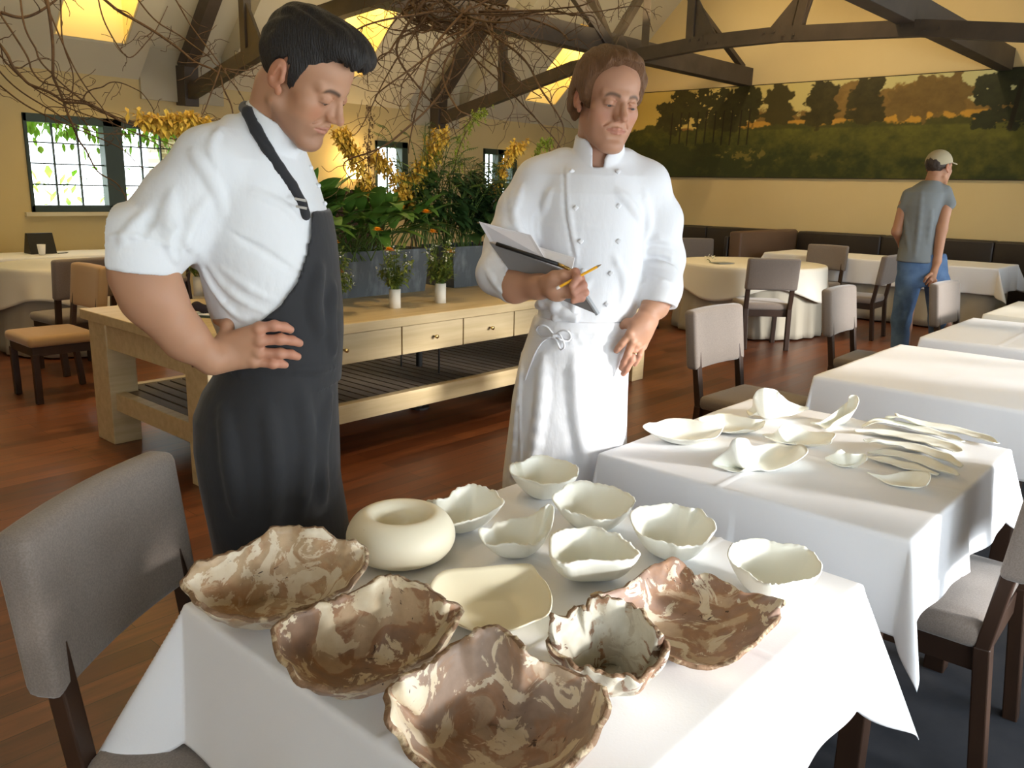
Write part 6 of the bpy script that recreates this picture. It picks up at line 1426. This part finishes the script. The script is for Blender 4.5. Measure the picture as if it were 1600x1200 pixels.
def bouquet(px, py, h, label, vlabel, seed, flowers, rr=.036, spread=.11, tall=.26):
    r = random.Random(seed); p = Pz(px, py, SZ); v = empty('vase', p, label=vlabel, cat='vase')
    MB().lathe([(0, .0), (rr, 0), (rr * .97, h * .5), (rr, h), (rr - .004, h), (rr - .006, .01), (0, .01)], n=28).obj('vase_body', M['vase'], v, smooth=True)
    e = empty('bouquet', p + V_(0, 0, .012), label=label, cat='flowers', group=None); ms, ml, mw = MB(), MB(), MB(); o = np.array(e.location)
    for k in range(34):
        a = r.uniform(0, 6.28); u = r.random() ** .6 * spread; tp = p + V_(cos(a) * u, sin(a) * u, h + r.uniform(.25, 1) * tall)
        P_ = crom([p + V_(cos(a) * .01, sin(a) * .01, .015), p + V_(cos(a) * rr * .6, sin(a) * rr * .6, h), (p + tp) / 2 + V_(cos(a) * u * .3, sin(a) * u * .3, h * .5), tp], 4); ms.tube(P_, .0016, 4)
        for j in range(16):
            i = r.randint(len(P_) // 2, len(P_) - 1); ml.leaf(P_[i], V_(r.uniform(-1, 1), r.uniform(-1, 1), r.uniform(-.3, .9)), r.uniform(.03, .06), r.uniform(.011, .024), .3, 2)
        if k % 2 == 0:
            for j in range(5): mw.leaf(tp + V_(r.uniform(-.02, .02), r.uniform(-.02, .02), r.uniform(-.01, .02)), V_(r.uniform(-1, 1), r.uniform(-1, 1), 1), .014, .012, .1, 2)
    for m_, nm, mt in ((ms, 'stem', 'stem'), (ml, 'foliage', 'fresh'), (mw, 'small_blossom', 'whi')): loc(m_, e).obj(nm, M[mt], e)
    for (fx, fy) in flowers:
        c = PY(fx, fy, p[1] - .02); f = MB(); st = MB().tube(crom([p + V_(0, 0, h * .8), (p + c) / 2 + V_(0, 0, .04), c], 5), .002, 5); f_ = loc(st, e).obj('flower_stem', M['stem'], e)
        for q in range(3):
            for j in range(13): t = j * 2 * pi / 13 + q * .2; f.leaf(c + V_(0, 0, q * .004), V_(cos(t), sin(t) - .35, .25 + q * .35), .040 - q * .008, .015, .1, 2)
        loc(f, e).obj('orange_flower', M['ora'], e)
bouquet(617, 481, .115, 'wildflowers with two orange blooms in the left front white vase', 'white cylinder vase nearest the young chef, left of the pair', 41, ((608, 392), (590, 361)))
bouquet(688, 473, .125, 'wildflowers with orange blooms in the right front white vase', 'white cylinder vase right of the pair, near the folder', 42, ((676, 364), (703, 395), (666, 333)))
bouquet(520, 494, .115, 'green and yellow flowers peeping out right behind the black apron bib', 'white vase hidden behind the young chef\'s black apron', 43, ((529, 426), (522, 380)))
bouquet(312, 462, .125, 'drooping greenery seen in the gap under the young chef\'s arm', 'white vase seen in the gap under the young chef\'s arm', 44, ())
# small things on the sideboard seen under the arm
nb_ = empty('notebook', Pz(330, 492, SZ), .5, label='white napkin-topped notebook on the sideboard under the young chef\'s arm', cat='notebook')
MB().box(-.11, .11, -.08, .08, 0, .012).obj('cover', M['frame'], nb_); MB().box(-.105, .105, -.075, .075, .0125, .018).obj('pages', M['linen'], nb_, bevel=.002)
g = Fld((-.09, -.06, 0), (.09, .06, .08), .004); g.chain([(-.06, 0, .035), (-.02, .01, .02), (.05, -.01, .012)], [.028, .020, .010], .02); g.noise(.006, 60, 2)
V, Fq = g.mesh(); o = mesh_obj('folded_cloth', V, Fq.tolist(), mat('black_cloth', (.02, .012, .014), .85), None, True); o.location = Vector(Pz(325, 489, SZ + .018)); o.rotation_euler = (0, 0, -.6)
tag(o, 'crumpled black cloth on the white notebook under the arm', 'cloth')

# ---------------------------------------------------------------- hanging branch arrangement
br = empty('branch_arrangement', Pd(715, 15, 5.9), label='huge tangle of bare brown vines hanging under the roof beams above the sideboard', cat='branches')
rb = random.Random(77); bo = np.array(br.location)
def branch(pts, r0, r1, ntw, tw=.18, seed=0):
    r = random.Random(seed); P_ = crom([Pd(*p) for p in pts], 8); n = len(P_)
    for ax in range(3): P_[:, ax] += .006 * np.sin(np.arange(n) * r.uniform(.2, .6) + r.uniform(0, 6))
    r0 *= .72; r1 *= .8; mb = MB().tube(P_, np.linspace(r0, r1, n), 7)
    for k in range(ntw):
        i = r.randint(2, n - 2); d = V_(r.gauss(0, 1), r.gauss(0, 1), r.gauss(-.1, .8)); d /= np.linalg.norm(d); L = tw * r.uniform(.4, 1.4); q = [P_[i]]; 
        for j in range(6): d = d + V_(r.gauss(0, .35), r.gauss(0, .35), r.gauss(0, .35)); d /= np.linalg.norm(d); q.append(q[-1] + d * L / 6)
        rr = (r0 + (r1 - r0) * i / n) * .5; mb.tube(crom(q, 3), np.linspace(rr, .0014, 19), 5)
        if r.random() < .6:
            d2 = V_(r.gauss(0, 1), r.gauss(0, 1), r.gauss(0, 1)); d2 /= np.linalg.norm(d2); mb.tube([q[3], q[3] + d2 * L * .18, q[3] + d2 * L * .3 + V_(0, 0, -.02)], [rr * .5, .0014, .001], 4)
    mb.V = [tuple(np.array(v) - bo) for v in mb.V]; mb.obj('branch', M['bark'], br, True)
D0 = 3.9
main = [
 ([(-60, 0, 4.2), (5, 78, D0), (28, 115, D0), (54, 134, D0), (93, 155, D0), (121, 160, D0), (163, 175, D0 + .1), (203, 194, D0 + .2), (257, 213, 4.2), (330, 225, 4.4), (420, 240, 4.9)], .011, .004, 12),
 ([(-30, -30, 4.1), (35, 78, D0), (50, 112, D0), (75, 130, D0), (110, 145, D0), (165, 178, 4.0), (240, 200, 4.2)], .007, .003, 6),
 ([(20, -60, 4.1), (38, 30, D0), (55, 80, D0), (72, 106, D0), (95, 128, D0), (140, 162, 4.0), (200, 188, 4.2), (300, 205, 4.4)], .007, .003, 6),
 ([(60, -60, 4.2), (75, 0, D0), (80, 60, D0), (84, 110, D0), (92, 140, D0), (105, 180, D0), (118, 200, D0), (128, 230, 4), (150, 262, 4.0), (185, 290, 4.0), (200, 325, 4.0)], .012, .003, 8),
 ([(60, -20, 4.1), (90, 50, D0), (122, 113, D0), (145, 155, D0), (163, 172, D0), (187, 196, 4.0), (260, 225, 4.2)], .006, .002, 5),
 ([(93, 155, 3.9), (120, 157, D0), (140, 145, D0), (160, 133, D0), (190, 131, D0), (220, 143, D0), (235, 165, D0), (245, 185, 4.0), (256, 210, 4.1)], .005, .002, 4),
 ([(120, -40, 4.5), (170, 5, 4.4), (215, 35, 4.4), (270, 70, 4.4), (300, 92, 4.4), (335, 110, 4.4), (352, 140, 4.4), (362, 178, 4.4)], .012, .005, 12),
 ([(180, -50, 4.5), (240, 28, 4.4), (290, 62, 4.4), (325, 88, 4.4), (345, 105, 4.4), (400, 118, 4.5), (460, 100, 4.8)], .006, .003, 8),
 ([(345, 105, 4.4), (330, 140, 4.3), (322, 170, 4.3), (308, 196, 4.2)], .006, .003, 4),
 ([(0, 20, 4.0), (40, 25, 4.1), (75, 8, 4.2), (120, -20, 4.3)], .012, .006, 4),
]
for i, (p, a, b, n) in enumerate(main): branch(p, a, b, n, .16, i)
left_more = [[(-40, 60, 4.2), (20, 130, 4.0), (80, 175, 4.0), (150, 205, 4.1), (230, 215, 4.3), (320, 245, 4.5)], [(-40, 30, 4.2), (30, 120, 4.1), (90, 160, 4.1), (170, 190, 4.1), (260, 235, 4.3)],
 [(-30, 110, 4.0), (40, 165, 3.9), (110, 195, 3.9), (190, 235, 4.0), (225, 262, 4.0)], [(90, -30, 4.3), (100, 60, 4.2), (112, 120, 4.2), (118, 170, 4.2), (150, 205, 4.2)], [(150, -40, 4.4), (165, 40, 4.4), (200, 90, 4.4), (232, 60, 4.5), (262, 10, 4.6)],
 [(262, -20, 4.5), (300, 40, 4.5), (345, 105, 4.4), (372, 140, 4.4), (395, 190, 4.5)], [(345, 105, 4.4), (388, 112, 4.5), (410, 100, 4.6)]]
for i, p in enumerate(left_more): branch(p, .006, .0025, 8, .16, 60 + i)
ends = [(575, 110), (590, 150), (560, 205), (540, 255), (600, 60), (560, 25), (630, 130), (650, 165), (690, 135), (735, 185), (760, 140), (800, 165), (845, 150), (872, 105), (880, 200), (905, 60), (930, 30), (850, 20), (960, -10), (620, 0), (540, 60), (700, 180), (590, 95), (660, 90), (780, 90), (820, 60), (875, 230), (640, 210), (1000, 10), (760, 60)]
for i, (ex, ey) in enumerate(ends):
    hx, hy = 715 + rb.uniform(-60, 60), 18 + rb.uniform(-22, 18); d0 = 5.6 + rb.uniform(-.35, .3); d1 = rb.uniform(4.5, 5.7)
    sx = rb.uniform(-60, 60); sy = rb.uniform(-40, 50)
    branch([(hx, hy, d0), (hx * .65 + ex * .35 + sx, hy * .65 + ey * .35 + sy * .6, d0 * .6 + d1 * .4), (hx * .3 + ex * .7 + sx * .5, hy * .3 + ey * .7 + sy * .7, d1), (ex, ey, d1), (ex + rb.uniform(-25, 25), ey + rb.uniform(5, 45), d1)], rb.uniform(.007, .014), .0025, 9, .28, 100 + i)
for i in range(12):   # the twisted hub
    a = rb.uniform(0, 6.28); pts = [(715 + 75 * cos(a + t) * rb.uniform(.6, 1.2), 18 + 30 * sin(a + t) * rb.uniform(.5, 1.2), 5.75 + .25 * sin(a * 2 + t)) for t in np.linspace(0, 3.6, 6)]
    branch(pts, .012, .007, 6, .3, 300 + i)
hw = MB()
for dx in (-.25, .0, .25):
    q = V_(4.95, 4.65 + dx, 3.14); hw.tube([Pd(715 + dx * 60, 15, 5.85), q], .004, 6)
hw.V = [tuple(np.array(v) - bo) for v in hw.V]; hw.obj('hanging_wire', M['blackm'], br)
spray([(360, 205, 3.6), (330, 208, 3.6), (290, 205, 3.6), (250, 195, 3.6), (215, 188, 3.6)], 'yellow orchid spray hanging among the vines in front of the left window', 61, n=90, rad=.05, y=3.6, size=.032)
spray([(350, 215, 3.6), (320, 200, 3.6), (290, 190, 3.6), (262, 200, 3.6)], 'yellow orchid spray above the young chef\'s raised shoulder', 62, n=80, rad=.05, y=3.6, size=.032)
# flower sprig and menu on the round table
sp = empty('flower_sprig', Pz(1108, 408, ZT + .006), label='small pale flower sprig lying on the round table', cat='flowers'); mb = MB(); ms = MB(); r = random.Random(3)
for k in range(26): mb.leaf((r.uniform(-.1, .1), r.uniform(-.07, .07), .01 + r.uniform(0, .04)), (r.uniform(-1, 1), r.uniform(-1, 1), r.uniform(0, .6)), .05, .022, .2, 2)
mb.obj('blossom', M['whi'], sp); ms.tube([(-.12, -.08, .006), (0, 0, .012), (.1, .08, .008)], .004, 5).obj('stem', M['stem'], sp)
mn = MB().box(-.11, .11, -.08, .08, 0, .006).obj('menu', mat('menu_card', (.28, .30, .27), .6)); mn.location = Vector(Pz(1128, 411, ZT + .008)); mn.rotation_euler = (0, 0, -.3); tag(mn, 'grey menu card beside the sprig on the round table', 'menu')
nk = MB().prism([(-.08, 0), (.08, 0), (0, .07)], -.05, .05, lambda a, b, c: (a, c, b)).obj('napkin', M['linen2'], bevel=.004); nk.location = Vector(Pz(1271, 389, ZT + .006)); tag(nk, 'folded ivory napkin at the far left of the long white table', 'napkin')
